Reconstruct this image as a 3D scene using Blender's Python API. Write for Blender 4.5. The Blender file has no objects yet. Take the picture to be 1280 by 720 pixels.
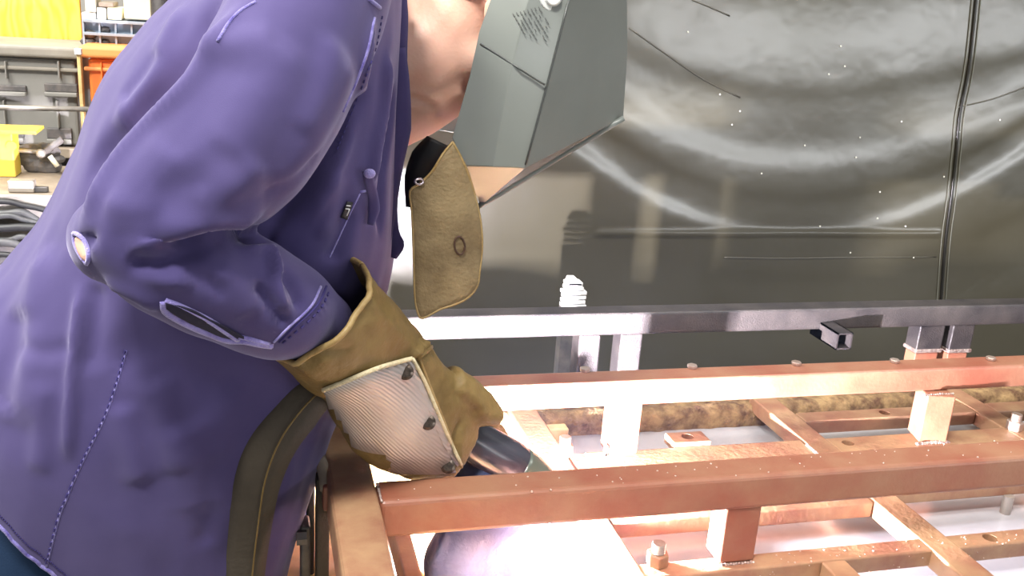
import bpy, bmesh, math, random
import numpy as np
from mathutils import Vector, Matrix, noise
from mathutils.bvhtree import BVHTree

# ------------------------------------------------------------------ camera
F = 1200.0
CH = 1.50
RM = np.array([[0.96580929, -0.01294651, 0.25893011],
               [-0.2505876, -0.3026882, 0.91955734],
               [0.06647003, -0.9530017, -0.29558331]])   # world <- camera (x right, y down, z forward)
sc = bpy.context.scene
cam_d = bpy.data.cameras.new('camera')
cam_d.sensor_width = 36.0
cam_d.lens = F / 1280.0 * 36.0
cam_d.clip_start = 0.02
cam = bpy.data.objects.new('camera', cam_d)
sc.collection.objects.link(cam)
cx, cy, cz = RM[:, 0], -RM[:, 1], -RM[:, 2]
cam.matrix_world = Matrix(((cx[0], cy[0], cz[0], 0), (cx[1], cy[1], cz[1], 0), (cx[2], cy[2], cz[2], CH), (0, 0, 0, 1)))
sc.camera = cam

# ------------------------------------------------------------------ light
sc.view_settings.view_transform = 'Standard'
sc.view_settings.look = 'None'
sc.view_settings.gamma = 1.0
sc.view_settings.use_curve_mapping = False
sc.view_settings.exposure = 0.55
w = bpy.data.worlds.new('world'); sc.world = w; w.use_nodes = True
wn = w.node_tree.nodes['Background']
wn.inputs[0].default_value = (0.93, 0.95, 1.0, 1); wn.inputs[1].default_value = 0.26


def area(name, loc, to, size, power, col=(1, 1, 1)):
    d = bpy.data.lights.new(name, 'AREA'); d.shape = 'RECTANGLE'; d.size, d.size_y = size
    d.energy = power; d.color = col
    o = bpy.data.objects.new(name, d); sc.collection.objects.link(o)
    o.location = loc
    o.rotation_euler = (Vector(to) - Vector(loc)).to_track_quat('-Z', 'Y').to_euler()
    return o


area('shop_light', (-1.6, 0.9, 3.6), (-1.6, 1.2, 0), (0.5, 2.6), 130, (1, 0.97, 0.9))
for wx in (4.3, 6.5, 8.7):
    area('reflection_light', (wx, -4.28, 1.38), (wx, 2.4, 1.2), (1.8, 0.62), 40, (0.96, 0.98, 1.0))  # unseen lights added behind the camera to make bright bands on the curtain
area('bay_reflection_light', (0.0, -4.25, 1.75), (0.0, 2.4, 1.2), (1.6, 0.5), 22, (0.93, 0.97, 1.0))  # another unseen source, added to reflect in the left of the curtain
area('shop_light', (-0.75, -0.35, 3.8), (0.0, 0.9, 1.0), (0.5, 0.4), 95, (1, 0.97, 0.92))
area('shop_light', (-2.4, 3.2, 3.6), (-1.2, 3.0, 0.5), (2.2, 0.5), 115, (1, 0.95, 0.86))
area('shop_light', (2.2, 0.6, 3.8), (2.2, 1.3, 0), (2.6, 0.5), 55, (1, 0.97, 0.92))
ARC = (0.372, 1.058, 0.836)
pl = bpy.data.lights.new('arc_light', 'POINT'); pl.energy = 290; pl.color = (0.95, 0.9, 1.0); pl.shadow_soft_size = 0.009
po = bpy.data.objects.new('arc_light', pl); sc.collection.objects.link(po); po.location = ARC


# ------------------------------------------------------------------ helpers
def ray(px, py):
    return RM @ np.array([(px - 640) / F, (py - 360) / F, 1.0])


def Y(px, py, y):
    """point on the vertical plane at world depth y that the pixel looks at"""
    r = ray(px, py); r = r * (y / r[1]); return Vector((r[0], r[1], r[2] + CH))


def Zp(px, py, z):
    r = ray(px, py); r = r * ((z - CH) / r[2]); return Vector((r[0], r[1], r[2] + CH))


def tag(o, label=None, cat=None, group=None, kind=None):
    if label: o['label'] = label
    if cat: o['category'] = cat
    if group: o['group'] = group
    if kind: o['kind'] = kind
    return o


def empty(name, loc=(0, 0, 0), parent=None):
    o = bpy.data.objects.new(name, None); sc.collection.objects.link(o)
    o.location = loc
    o.empty_display_size = 0.05
    return o


def world_loc(o):
    p = Vector(o.location) + o.matrix_parent_inverse.translation
    return p + world_loc(o.parent) if o.parent is not None else p


def link_mesh(name, me, mat=None, parent=None, smooth=False):
    o = bpy.data.objects.new(name, me); sc.collection.objects.link(o)
    if mat is not None and not me.materials: me.materials.append(mat)
    if smooth:
        for p in me.polygons: p.use_smooth = True
    if parent is not None:
        o.parent = parent
        # positions are written in world space: undo the parent's offset
        o.matrix_parent_inverse = Matrix.Translation(-world_loc(parent))
    return o


def from_bm(name, bm, mat=None, parent=None, smooth=False, sub=0, bevel=0, solid=0, seg=2):
    me = bpy.data.meshes.new(name); bmesh.ops.recalc_face_normals(bm, faces=bm.faces)
    bm.to_mesh(me); bm.free()
    o = link_mesh(name, me, mat, parent, smooth)
    if solid:
        m = o.modifiers.new('s', 'SOLIDIFY'); m.thickness = solid; m.offset = 0
    if bevel:
        m = o.modifiers.new('b', 'BEVEL'); m.width = bevel; m.segments = seg; m.limit_method = 'ANGLE'
    if sub:
        m = o.modifiers.new('u', 'SUBSURF'); m.levels = sub; m.render_levels = sub
    return o


def bm_box(bm, x0, x1, y0, y1, z0, z1, rot=None):
    vs = [bm.verts.new((x, y, z)) for z in (z0, z1) for y in (y0, y1) for x in (x0, x1)]
    for f in ((0, 2, 3, 1), (4, 5, 7, 6), (0, 1, 5, 4), (2, 6, 7, 3), (0, 4, 6, 2), (1, 3, 7, 5)):
        bm.faces.new([vs[i] for i in f])
    return vs


def box(name, x0, x1, y0, y1, z0, z1, mat, parent=None, bevel=0.0):
    bm = bmesh.new(); bm_box(bm, x0, x1, y0, y1, z0, z1)
    o = from_bm(name, bm, mat, parent)
    if bevel:
        m = o.modifiers.new('b', 'BEVEL'); m.width = bevel; m.segments = 3
        m.harden_normals = False
        for p in o.data.polygons: p.use_smooth = False
    return o


def hull_box(name, pts, thick, mat, parent=None, bevel=0):
    """flat polygon (list of Vectors) given a thickness along +y"""
    bm = bmesh.new()
    a = [bm.verts.new(p) for p in pts]
    b = [bm.verts.new(Vector(p) + Vector((0, thick, 0))) for p in pts]
    n = len(pts)
    bm.faces.new(a); bm.faces.new(b[::-1])
    for i in range(n): bm.faces.new((a[i], b[i], b[(i + 1) % n], a[(i + 1) % n]))
    return from_bm(name, bm, mat, parent, bevel=bevel)


def cyl_bm(bm, p0, p1, r0, r1=None, seg=20, caps=True):
    p0, p1 = Vector(p0), Vector(p1); r1 = r0 if r1 is None else r1
    d = (p1 - p0).normalized()
    u = d.orthogonal().normalized(); v = d.cross(u)
    A, B = [], []
    for i in range(seg):
        t = 2 * math.pi * i / seg; e = u * math.cos(t) + v * math.sin(t)
        A.append(bm.verts.new(p0 + e * r0)); B.append(bm.verts.new(p1 + e * r1))
    for i in range(seg):
        bm.faces.new((A[i], A[(i + 1) % seg], B[(i + 1) % seg], B[i]))
    if caps:
        bm.faces.new(A[::-1]); bm.faces.new(B)


def catmull(pts, n):
    P = [np.array(p, float) for p in pts]; P = [2 * P[0] - P[1]] + P + [2 * P[-1] - P[-2]]
    out = []
    for i in range(1, len(P) - 2):
        for k in range(n):
            t = k / n
            out.append(0.5 * (2 * P[i] + (P[i + 1] - P[i - 1]) * t + (2 * P[i - 1] - 5 * P[i] + 4 * P[i + 1] - P[i + 2]) * t * t
                              + (-P[i - 1] + 3 * P[i] - 3 * P[i + 1] + P[i + 2]) * t ** 3))
    out.append(P[-2]); return out


def tube_bm(bm, pts, rad, seg=10, caps=True):
    pts = [Vector(p) for p in pts]
    n = len(pts); rings = []
    u = None
    for i, p in enumerate(pts):
        d = (pts[min(i + 1, n - 1)] - pts[max(i - 1, 0)]).normalized()
        u = d.orthogonal().normalized() if u is None else (u - d * u.dot(d)).normalized()
        v = d.cross(u); r = rad[i] if hasattr(rad, '__len__') else rad
        rings.append([bm.verts.new(p + (u * math.cos(a) + v * math.sin(a)) * r) for a in [2 * math.pi * k / seg for k in range(seg)]])
    for a, b in zip(rings, rings[1:]):
        for k in range(seg): bm.faces.new((a[k], a[(k + 1) % seg], b[(k + 1) % seg], b[k]))
    if caps: bm.faces.new(rings[0][::-1]); bm.faces.new(rings[-1])


def tube(name, pts, rad, mat, parent=None, seg=10, n=0):
    if n: pts = [Vector(p) for p in catmull(pts, n)]
    if n and hasattr(rad, '__len__'):
        rad = list(np.interp(np.linspace(0, 1, len(pts)), np.linspace(0, 1, len(rad)), rad))
    bm = bmesh.new(); tube_bm(bm, pts, rad, seg)
    return from_bm(name, bm, mat, parent, smooth=True)


def ring_bm(bm, rings, n=28, e=2.0, caps=True, sub=6):
    """rings: (Lpoint, Rpoint, half depth along the normal of the sheet). Catmull smoothed loft of super-ellipses"""
    L = catmull([r[0] for r in rings], sub); R = catmull([r[1] for r in rings], sub)
    D = np.interp(np.linspace(0, 1, len(L)), np.linspace(0, 1, len(rings)), [r[2] for r in rings])
    C = [(Vector(l) + Vector(r)) / 2 for l, r in zip(L, R)]
    out = []
    for i in range(len(L)):
        ax = C[min(i + 1, len(C) - 1)] - C[max(i - 1, 0)]
        u = (Vector(R[i]) - Vector(L[i])) / 2
        v = ax.cross(u).normalized() * D[i]
        row = []
        for k in range(n):
            a = 2 * math.pi * k / n; ca, sa = math.cos(a), math.sin(a)
            row.append(bm.verts.new(C[i] + u * (abs(ca) ** (2 / e)) * (1 if ca >= 0 else -1) + v * (abs(sa) ** (2 / e)) * (1 if sa >= 0 else -1)))
        out.append(row)
    for a, b in zip(out, out[1:]):
        for k in range(n): bm.faces.new((a[k], a[(k + 1) % n], b[(k + 1) % n], b[k]))
    if caps: bm.faces.new(out[0][::-1]); bm.faces.new(out[-1])
    return out


def ball_bm(bm, c, r, seg=16, rot=None):
    m = Matrix.Translation(Vector(c))
    if rot is not None: m = m @ rot
    m = m @ Matrix.Diagonal((*(r if hasattr(r, '__len__') else (r, r, r)), 1))
    bmesh.ops.create_uvsphere(bm, u_segments=seg, v_segments=seg // 2 + 2, radius=1, matrix=m)


def remeshed(bm, voxel, smooth=4):
    me = bpy.data.meshes.new('t'); bmesh.ops.recalc_face_normals(bm, faces=bm.faces); bm.to_mesh(me); bm.free()
    o = bpy.data.objects.new('t', me); sc.collection.objects.link(o)
    m = o.modifiers.new('r', 'REMESH'); m.mode = 'VOXEL'; m.voxel_size = voxel
    if smooth:
        s = o.modifiers.new('s', 'SMOOTH'); s.iterations = smooth; s.factor = 0.5
    dg = bpy.context.evaluated_depsgraph_get(); dg.update()
    out = bpy.data.meshes.new_from_object(o.evaluated_get(dg))
    bpy.data.objects.remove(o)
    return out


def bvh_of(me):
    return BVHTree.FromPolygons([v.co.copy() for v in me.vertices], [tuple(p.vertices) for p in me.polygons])


CAMP = Vector((0, 0, CH))


def hit(bvh, px, py, off=0.0):
    d = Vector(ray(px, py)).normalized()
    h = bvh.ray_cast(CAMP, d)
    if h[0] is None: return None
    return h[0] - d * off


def dense(poly, step=4):
    out = []
    for (a, b), (c, d) in zip(poly, poly[1:]):
        n = max(1, int(math.hypot(c - a, d - b) / step))
        out += [(a + (c - a) * k / n, b + (d - b) * k / n) for k in range(n)]
    out.append(poly[-1]); return out


def smooth2(poly, n=6):
    return [tuple(p) for p in catmull(poly, n)]


def sculpt(me, strokes, passes=1):
    """push the cloth in or out along its normals beside fold lines that lie on the surface"""
    n = len(me.vertices)
    co = np.empty(n * 3); me.vertices.foreach_get('co', co); co = co.reshape(-1, 3)
    for group in strokes:
        me.vertices.foreach_set('co', co.ravel()); me.update()
        bv = bvh_of(me)
        nr = np.empty(n * 3); me.vertices.foreach_get('normal', nr); nr = nr.reshape(-1, 3)
        disp = np.zeros(n)
        for poly, wd, amp in group:
            pl_ = smooth2(poly, 5) if len(poly) > 2 else poly
            pts = [hit(bv, *q) for q in dense(pl_, 3)]
            m = len(pts); keep = [(i, p) for i, p in enumerate(pts) if p is not None]
            if not keep: continue
            pp = np.array([p for _, p in keep]); tt = np.array([i / max(1, m - 1) for i, _ in keep])
            fade = np.clip(np.minimum(tt, 1 - tt) / 0.18, 0, 1); fade = fade * fade * (3 - 2 * fade)
            lo, hi = pp.min(0) - 3 * wd, pp.max(0) + 3 * wd
            idx = np.where(((co > lo) & (co < hi)).all(1))[0]
            if not len(idx): continue
            d2 = ((co[idx][:, None, :] - pp[None]) ** 2).sum(2) if len(idx) * len(pp) < 3e7 else None
            if d2 is None:
                best = np.full(len(idx), 1e9); fb = np.zeros(len(idx))
                for q, fq in zip(pp, fade):
                    dd = ((co[idx] - q) ** 2).sum(1); k = dd < best; best[k] = dd[k]; fb[k] = fq
            else:
                j = d2.argmin(1); best = d2[np.arange(len(idx)), j]; fb = fade[j]
            disp[idx] += amp * np.exp(-best / (wd * wd)) * fb
        co = co + nr * disp[:, None]
    me.vertices.foreach_set('co', co.ravel()); me.update()


def wobble(me, amp, freq, seed=0.0, stretch=(1, 1, 1)):
    n = len(me.vertices)
    co = np.empty(n * 3); me.vertices.foreach_get('co', co); co = co.reshape(-1, 3)
    nr = np.empty(n * 3); me.vertices.foreach_get('normal', nr); nr = nr.reshape(-1, 3)
    d = np.array([noise.noise(Vector((c[0] * freq * stretch[0] + seed, c[1] * freq * stretch[1], c[2] * freq * stretch[2]))) for c in co])
    co = co + nr * (d * amp)[:, None]
    me.vertices.foreach_set('co', co.ravel()); me.update()


# ------------------------------------------------------------------ materials
def mat(name, col, rough=0.6, metal=0.0, col2=None, scale=20, bump=0.0, bscale=None, coat=0, sheen=0, emit=None,
        detail=6, spec=0.5, alpha=None, trans=0, ramp=(0.35, 0.65), stretch=None, sheen_tint=None):
    m = bpy.data.materials.new(name); m.use_nodes = True
    nt = m.node_tree; b = nt.nodes['Principled BSDF']
    b.inputs['Base Color'].default_value = (*col, 1); b.inputs['Roughness'].default_value = rough
    b.inputs['Metallic'].default_value = metal; b.inputs['Specular IOR Level'].default_value = spec
    b.inputs['Coat Weight'].default_value = coat; b.inputs['Coat Roughness'].default_value = 0.1
    b.inputs['Sheen Weight'].default_value = sheen; b.inputs['Sheen Roughness'].default_value = 0.45
    if sheen_tint: b.inputs['Sheen Tint'].default_value = (*sheen_tint, 1)
    b.inputs['Transmission Weight'].default_value = trans
    if alpha is not None: b.inputs['Alpha'].default_value = alpha
    if emit:
        b.inputs['Emission Color'].default_value = (*emit[0], 1); b.inputs['Emission Strength'].default_value = emit[1]
    tc = nt.nodes.new('ShaderNodeTexCoord')
    src = tc.outputs['Object']
    if stretch:
        mp = nt.nodes.new('ShaderNodeMapping'); mp.inputs['Scale'].default_value = stretch
        nt.links.new(src, mp.inputs[0]); src = mp.outputs[0]
    if col2:
        n = nt.nodes.new('ShaderNodeTexNoise'); n.inputs['Scale'].default_value = scale; n.inputs['Detail'].default_value = detail
        n.inputs['Roughness'].default_value = 0.6
        r = nt.nodes.new('ShaderNodeValToRGB')
        r.color_ramp.elements[0].position = ramp[0]; r.color_ramp.elements[1].position = ramp[1]
        r.color_ramp.elements[0].color = (*col, 1); r.color_ramp.elements[1].color = (*col2, 1)
        nt.links.new(src, n.inputs['Vector']); nt.links.new(n.outputs['Fac'], r.inputs[0]); nt.links.new(r.outputs[0], b.inputs['Base Color'])
    if bump:
        n2 = nt.nodes.new('ShaderNodeTexNoise'); n2.inputs['Scale'].default_value = bscale or scale * 4; n2.inputs['Detail'].default_value = 4
        bp = nt.nodes.new('ShaderNodeBump'); bp.inputs['Strength'].default_value = bump; bp.inputs['Distance'].default_value = 0.004
        nt.links.new(src, n2.inputs['Vector']); nt.links.new(n2.outputs['Fac'], bp.inputs['Height']); nt.links.new(bp.outputs[0], b.inputs['Normal'])
    return m


M = {}
M['primer'] = mat('red_oxide_steel', (0.25, 0.078, 0.046), 0.42, 0.0, (0.30, 0.145, 0.085), 9, 0.12, 160, spec=0.6)
M['primer2'] = mat('red_oxide_steel_worn', (0.23, 0.095, 0.058), 0.45, 0.0, (0.36, 0.22, 0.12), 12, 0.15, 120, spec=0.5)
M['black_steel'] = mat('dark_mill_steel', (0.028, 0.024, 0.026), 0.42, 0.15, (0.065, 0.055, 0.052), 14, 0.35, 420, spec=0.7)
M['bolt'] = mat('zinc_bolt', (0.5, 0.36, 0.3), 0.35, 0.7, (0.62, 0.5, 0.44), 40)
M['weld'] = mat('weld_bead', (0.3, 0.2, 0.18), 0.35, 0.7, (0.6, 0.5, 0.45), 90, 0.8, 300)
M['plate'] = mat('steel_plate', (0.52, 0.52, 0.57), 0.22, 0.3, (0.62, 0.62, 0.66), 6, 0.05, 30)
M['plywood'] = mat('plywood', (0.62, 0.42, 0.17), 0.7, 0, (0.80, 0.60, 0.28), 5, 0.2, 60, stretch=(1, 1, 4))
M['crust'] = mat('rust_crust', (0.09, 0.04, 0.02), 0.9, 0, (0.34, 0.22, 0.10), 35, 1.0, 90)
M['shirt'] = mat('purple_blue_cotton', (0.050, 0.040, 0.122), 0.85, 0, (0.072, 0.058, 0.155), 4, 0.10, 1400, sheen=0.35, spec=0.15, sheen_tint=(0.80, 0.76, 1.0))
M['shirt_worn'] = mat('worn_shirt_edge', (0.34, 0.30, 0.62), 0.9, 0, (0.18, 0.15, 0.42), 60, 0.5, 600, sheen=0.5, spec=0.1)
M['shirt_seam'] = mat('shirt_seam', (0.10, 0.08, 0.30), 0.9, 0, (0.26, 0.23, 0.52), 120, 0.5, 900, sheen=0.4, spec=0.1)
M['stitch'] = mat('dark_stitch', (0.03, 0.022, 0.12), 0.9)
M['trouser'] = mat('dark_teal_trousers', (0.004, 0.013, 0.035), 0.9, 0, (0.006, 0.019, 0.048), 8, 0.15, 500, spec=0.2)
M['skin'] = mat('skin', (0.80, 0.44, 0.32), 0.45, 0, (0.86, 0.54, 0.42), 12, 0.12, 260)
M['skin'].node_tree.nodes['Principled BSDF'].inputs['Subsurface Weight'].default_value = 0.15
M['skin'].node_tree.nodes['Principled BSDF'].inputs['Subsurface Radius'].default_value = (0.02, 0.008, 0.004)
M['leather'] = mat('olive_brown_leather', (0.12, 0.078, 0.024), 0.55, 0, (0.215, 0.145, 0.052), 9, 0.45, 110, spec=0.3)
M['leather_edge'] = mat('leather_binding', (0.25, 0.16, 0.05), 0.5, 0, (0.36, 0.25, 0.1), 40, 0.4, 200)
M['suede'] = mat('tan_suede', (0.13, 0.09, 0.042), 0.8, 0, (0.26, 0.19, 0.095), 16, 0.4, 260, detail=8)
M['dark_leather'] = mat('dark_olive_leather', (0.035, 0.027, 0.018), 0.75, 0, (0.055, 0.043, 0.029), 10, 0.3, 150)
M['glove_blue'] = mat('dark_blue_leather', (0.02, 0.035, 0.11), 0.6, 0, (0.035, 0.055, 0.15), 9, 0.4, 120)
M['snap'] = mat('dark_snap', (0.05, 0.04, 0.035), 0.3, 0.85, (0.13, 0.1, 0.08), 300)
M['thread'] = mat('pale_thread', (0.55, 0.47, 0.28), 0.8, 0, (0.7, 0.6, 0.4), 200, 0.6, 500)
M['shell'] = mat('grey_green_plastic', (0.15, 0.165, 0.15), 0.27, 0, (0.18, 0.195, 0.18), 3, 0.02, 60, spec=0.6)
M['shell_dark'] = mat('dark_plastic', (0.05, 0.055, 0.052), 0.35)
M['print'] = mat('faint_print', (0.08, 0.085, 0.08), 0.5)
M['clear'] = mat('clear_knob', (0.6, 0.62, 0.6), 0.12, 0, (0.75, 0.77, 0.75), 40)
M['black'] = mat('black_rubber', (0.012, 0.012, 0.014), 0.5)
M['gun'] = mat('black_gun_plastic', (0.035, 0.036, 0.05), 0.24, 0, (0.05, 0.05, 0.065), 6, spec=0.6)
M['gun_green'] = mat('grey_green_gun', (0.10, 0.125, 0.10), 0.26, spec=0.6)
M['nozzle'] = mat('nozzle_metal', (0.5, 0.42, 0.45), 0.25, 0.9)
M['ink'] = mat('dark_ink', (0.05, 0.02, 0.01), 0.7)
M['white'] = mat('white', (0.85, 0.85, 0.85), 0.6)
M['tote_grey'] = mat('grey_tote_plastic', (0.22, 0.215, 0.20), 0.45, 0, (0.27, 0.26, 0.24), 5, 0.1, 40)
M['tote_rim'] = mat('dusty_tote_rim', (0.26, 0.235, 0.20), 0.6, 0, (0.36, 0.33, 0.28), 8)
M['tote_orange'] = mat('orange_tote_plastic', (0.95, 0.22, 0.045), 0.45, 0, (1.0, 0.30, 0.07), 5)
M['tote_orange_rim'] = mat('orange_rim', (1.0, 0.38, 0.12), 0.5)
M['blue_grey'] = mat('blue_grey_bin', (0.30, 0.37, 0.46), 0.5, 0, (0.38, 0.45, 0.54), 9)
M['dark_item'] = mat('dark_item', (0.07, 0.07, 0.075), 0.5, 0, (0.16, 0.14, 0.13), 30)
M['cream'] = mat('cream_board', (0.85, 0.76, 0.52), 0.6, 0, (0.95, 0.9, 0.75), 9)
M['yellow'] = mat('yellow_paint', (0.72, 0.50, 0.06), 0.45, 0, (0.82, 0.60, 0.10), 9)
M['steel_light'] = mat('bare_steel', (0.36, 0.33, 0.30), 0.4, 0.6, (0.5, 0.46, 0.42), 20)
M['bench'] = mat('worn_bench', (0.20, 0.16, 0.12), 0.6, 0, (0.33, 0.27, 0.21), 12, 0.2, 60)
M['cable'] = mat('grey_cable', (0.025, 0.027, 0.03), 0.5, 0, (0.06, 0.06, 0.062), 8)
M['concrete'] = mat('concrete', (0.13, 0.12, 0.105), 0.75, 0, (0.20, 0.185, 0.165), 2, 0.2, 40)
M['wall'] = mat('shop_wall', (0.30, 0.29, 0.27), 0.8, 0, (0.36, 0.35, 0.33), 3)
M['crusty_yellow'] = mat('scorched_ply', (0.6, 0.42, 0.2), 0.8, 0, (0.75, 0.58, 0.32), 20, 0.6, 80)

# yellow plywood wall: grain swirls
m = bpy.data.materials.new('yellow_plywood'); m.use_nodes = True; nt = m.node_tree; b = nt.nodes['Principled BSDF']
tc = nt.nodes.new('ShaderNodeTexCoord'); mp = nt.nodes.new('ShaderNodeMapping'); mp.inputs['Scale'].default_value = (3.5, 1, 1.2)
wv = nt.nodes.new('ShaderNodeTexWave'); wv.inputs['Scale'].default_value = 3.2; wv.inputs['Distortion'].default_value = 13; wv.inputs['Detail'].default_value = 2
wv.inputs['Detail Scale'].default_value = 1.4
cr = nt.nodes.new('ShaderNodeValToRGB'); cr.color_ramp.elements[0].color = (0.80, 0.50, 0.05, 1); cr.color_ramp.elements[1].color = (0.95, 0.68, 0.12, 1)
nt.links.new(tc.outputs['Object'], mp.inputs[0]); nt.links.new(mp.outputs[0], wv.inputs[0]); nt.links.new(wv.outputs['Fac'], cr.inputs[0]); nt.links.new(cr.outputs[0], b.inputs['Base Color'])
b.inputs['Roughness'].default_value = 0.6
M['yellow_ply'] = m

# welding curtain: dark olive glossy vinyl
m = mat('curtain_vinyl', (0.043, 0.037, 0.020), 0.3, 0, (0.058, 0.051, 0.030), 1.3, 0.0, spec=0.85, coat=0.6)
b = m.node_tree.nodes['Principled BSDF']; nt = m.node_tree; b.inputs['Coat Roughness'].default_value = 0.2
n2 = nt.nodes.new('ShaderNodeTexNoise'); n2.inputs['Scale'].default_value = 7; n2.inputs['Detail'].default_value = 3
bp = nt.nodes.new('ShaderNodeBump'); bp.inputs['Strength'].default_value = 0.25; bp.inputs['Distance'].default_value = 0.01
nt.links.new(nt.nodes['Texture Coordinate'].outputs['Object'], n2.inputs['Vector']); nt.links.new(n2.outputs['Fac'], bp.inputs['Height'])
nt.links.new(bp.outputs[0], b.inputs['Normal']); nt.links.new(bp.outputs[0], b.inputs['Coat Normal'])
M['curtain'] = m

# aluminised fabric: fine ribs
m = bpy.data.materials.new('aluminised_fabric'); m.use_nodes = True; nt = m.node_tree; b = nt.nodes['Principled BSDF']
b.inputs['Base Color'].default_value = (0.46, 0.42, 0.40, 1); b.inputs['Metallic'].default_value = 0.6; b.inputs['Roughness'].default_value = 0.45
tc = nt.nodes.new('ShaderNodeTexCoord'); mp = nt.nodes.new('ShaderNodeMapping'); mp.inputs['Rotation'].default_value = (0, 0.6, 0.3)
wv = nt.nodes.new('ShaderNodeTexWave'); wv.inputs['Scale'].default_value = 95; wv.inputs['Distortion'].default_value = 0.6
ns = nt.nodes.new('ShaderNodeTexNoise'); ns.inputs['Scale'].default_value = 25
bp = nt.nodes.new('ShaderNodeBump'); bp.inputs['Strength'].default_value = 0.5; bp.inputs['Distance'].default_value = 0.001
b2 = nt.nodes.new('ShaderNodeBump'); b2.inputs['Strength'].default_value = 0.35; b2.inputs['Distance'].default_value = 0.004
nt.links.new(tc.outputs['Object'], mp.inputs[0]); nt.links.new(mp.outputs[0], wv.inputs[0]); nt.links.new(tc.outputs['Object'], ns.inputs[0])
nt.links.new(wv.outputs['Fac'], bp.inputs['Height']); nt.links.new(ns.outputs['Fac'], b2.inputs['Height']); nt.links.new(b2.outputs[0], bp.inputs['Normal'])
nt.links.new(bp.outputs[0], b.inputs['Normal'])
M['alu'] = m

# ------------------------------------------------------------------ setting
tag(box('floor', -5, 11, -4.5, 4.5, -0.1, 0, M['concrete']), 'grey concrete workshop floor', kind='structure')
tag(box('wall_back', -5, 11, 4.3, 4.5, 0, 4.2, M['wall']), 'grey workshop wall behind everything', kind='structure')
# the wall behind the photographer, with openings added for the lights mirrored in the curtain
for (x0, x1, z0, z1) in ((-5, -0.85, 0, 4.2), (0.85, 3.35, 0, 4.2), (-0.85, 0.85, 2.05, 4.2), (-0.85, 0.85, 0, 1.45), (3.35, 11, 1.72, 4.2), (3.35, 11, 0, 1.05), (5.24, 5.56, 1.05, 1.72), (7.44, 7.76, 1.05, 1.72), (9.64, 11, 1.05, 1.72)):
    tag(box('wall_front', x0, x1, -4.5, -4.3, z0, z1, M['wall']), 'grey workshop wall with open bays', kind='structure')

# ------------------------------------------------------------------ background on the left
YB = 2.9
bd = empty('plywood_board', tuple(Y(40, 60, 3.2)))
tag(bd, 'yellow plywood board standing upright behind the grey bin', 'board')
a, c = Y(-160, -120, 3.2), Y(103, 58, 3.2)
box('panel', a.x, c.x, 3.2, 3.22, 1.1, a.z, M['yellow_ply'], bd, 0.001)

def tote(name, x0, x1, z0, z1, y, dep, body, rim, label, slots=None, cat='bin'):
    t = empty(name, ((x0 + x1) / 2, y + dep / 2, z0)); tag(t, label, cat)
    h = z1 - z0
    bm = bmesh.new()
    inset = 0.012
    bm_box(bm, x0 + inset, x1 - inset, y + inset, y + dep - inset, z0, z1 - 0.035)
    from_bm('bin_body', bm, body, t, bevel=0.008)
    box('rim', x0 - 0.006, x1 + 0.006, y - 0.014, y + dep, z1 - 0.032, z1, rim, t, 0.009)
    box('lip', x0 + 0.002, x1 - 0.002, y - 0.002, y + 0.03, z1 - 0.068, z1 - 0.057, rim, t, 0.004)
    return t

# grey tote : pixels (0..97, 57..180)
g = tote('storage_tote', -0.92, Y(97, 60, YB).x, 1.02 - 0.02, Y(50, 57, YB).z, YB, 0.28, M['tote_grey'], M['tote_rim'],
         'large dusty grey plastic storage bin with ribbed side under the plywood board')
for (px0, px1, py0, py1) in ((-60, 33, 104, 115), (55, 97, 104, 116), (-60, 30, 158, 172), (58, 90, 160, 174)):
    p0, p1 = Y(px0, py0, YB), Y(px1, py1, YB)
    box('slot', p0.x, p1.x, YB - 0.002, YB + 0.02, p1.z, p0.z, M['dark_item'], g, 0.003)
    box('slot_ledge', p0.x, p1.x, YB - 0.012, YB + 0.02, p1.z - 0.012, p1.z, M['tote_grey'], g, 0.003)
for px in (72, 6):
    p0, p1 = Y(px, 76, YB), Y(px + 4, 98, YB)
    box('rib', p0.x, p1.x, YB - 0.012, YB + 0.02, p1.z, p0.z, M['tote_grey'], g, 0.003)
    p0, p1 = Y(px - 2, 125, YB), Y(px + 3, 160, YB)
    box('rib', p0.x, p1.x, YB - 0.012, YB + 0.02, p1.z, p0.z, M['tote_grey'], g, 0.003)
o_ = tote('storage_tote', Y(102, 60, YB).x, Y(102, 60, YB).x + 0.42, Y(100, 130, YB).z, Y(110, 57, YB).z, YB, 0.4, M['tote_orange'], M['tote_orange_rim'],
          'bright orange plastic bin beside the grey one, behind the shoulder')
for px in (126, 150):
    p0, p1 = Y(px, 78, YB), Y(px + 3, 104, YB)
    box('rib', p0.x, p1.x, YB - 0.01, YB + 0.02, p1.z, p0.z, M['tote_orange'], o_, 0.003)
# strap / post between the totes
p0, p1 = Y(96, 62, YB - 0.05), Y(103, 130, YB - 0.05)
ps = empty('shelf_post', (p0.x, YB - 0.05, 0)); tag(ps, 'slim brown post with a pale clip between grey and orange bins', 'post')
box('upright', p0.x, p1.x + 0.004, YB - 0.06, YB - 0.03, 0, p0.z, M['plywood'], ps, 0.002)
box('clip', p0.x - 0.004, p1.x + 0.008, YB - 0.068, YB - 0.045, p0.z - 0.012, p0.z + 0.004, M['white'], ps, 0.002)
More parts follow.
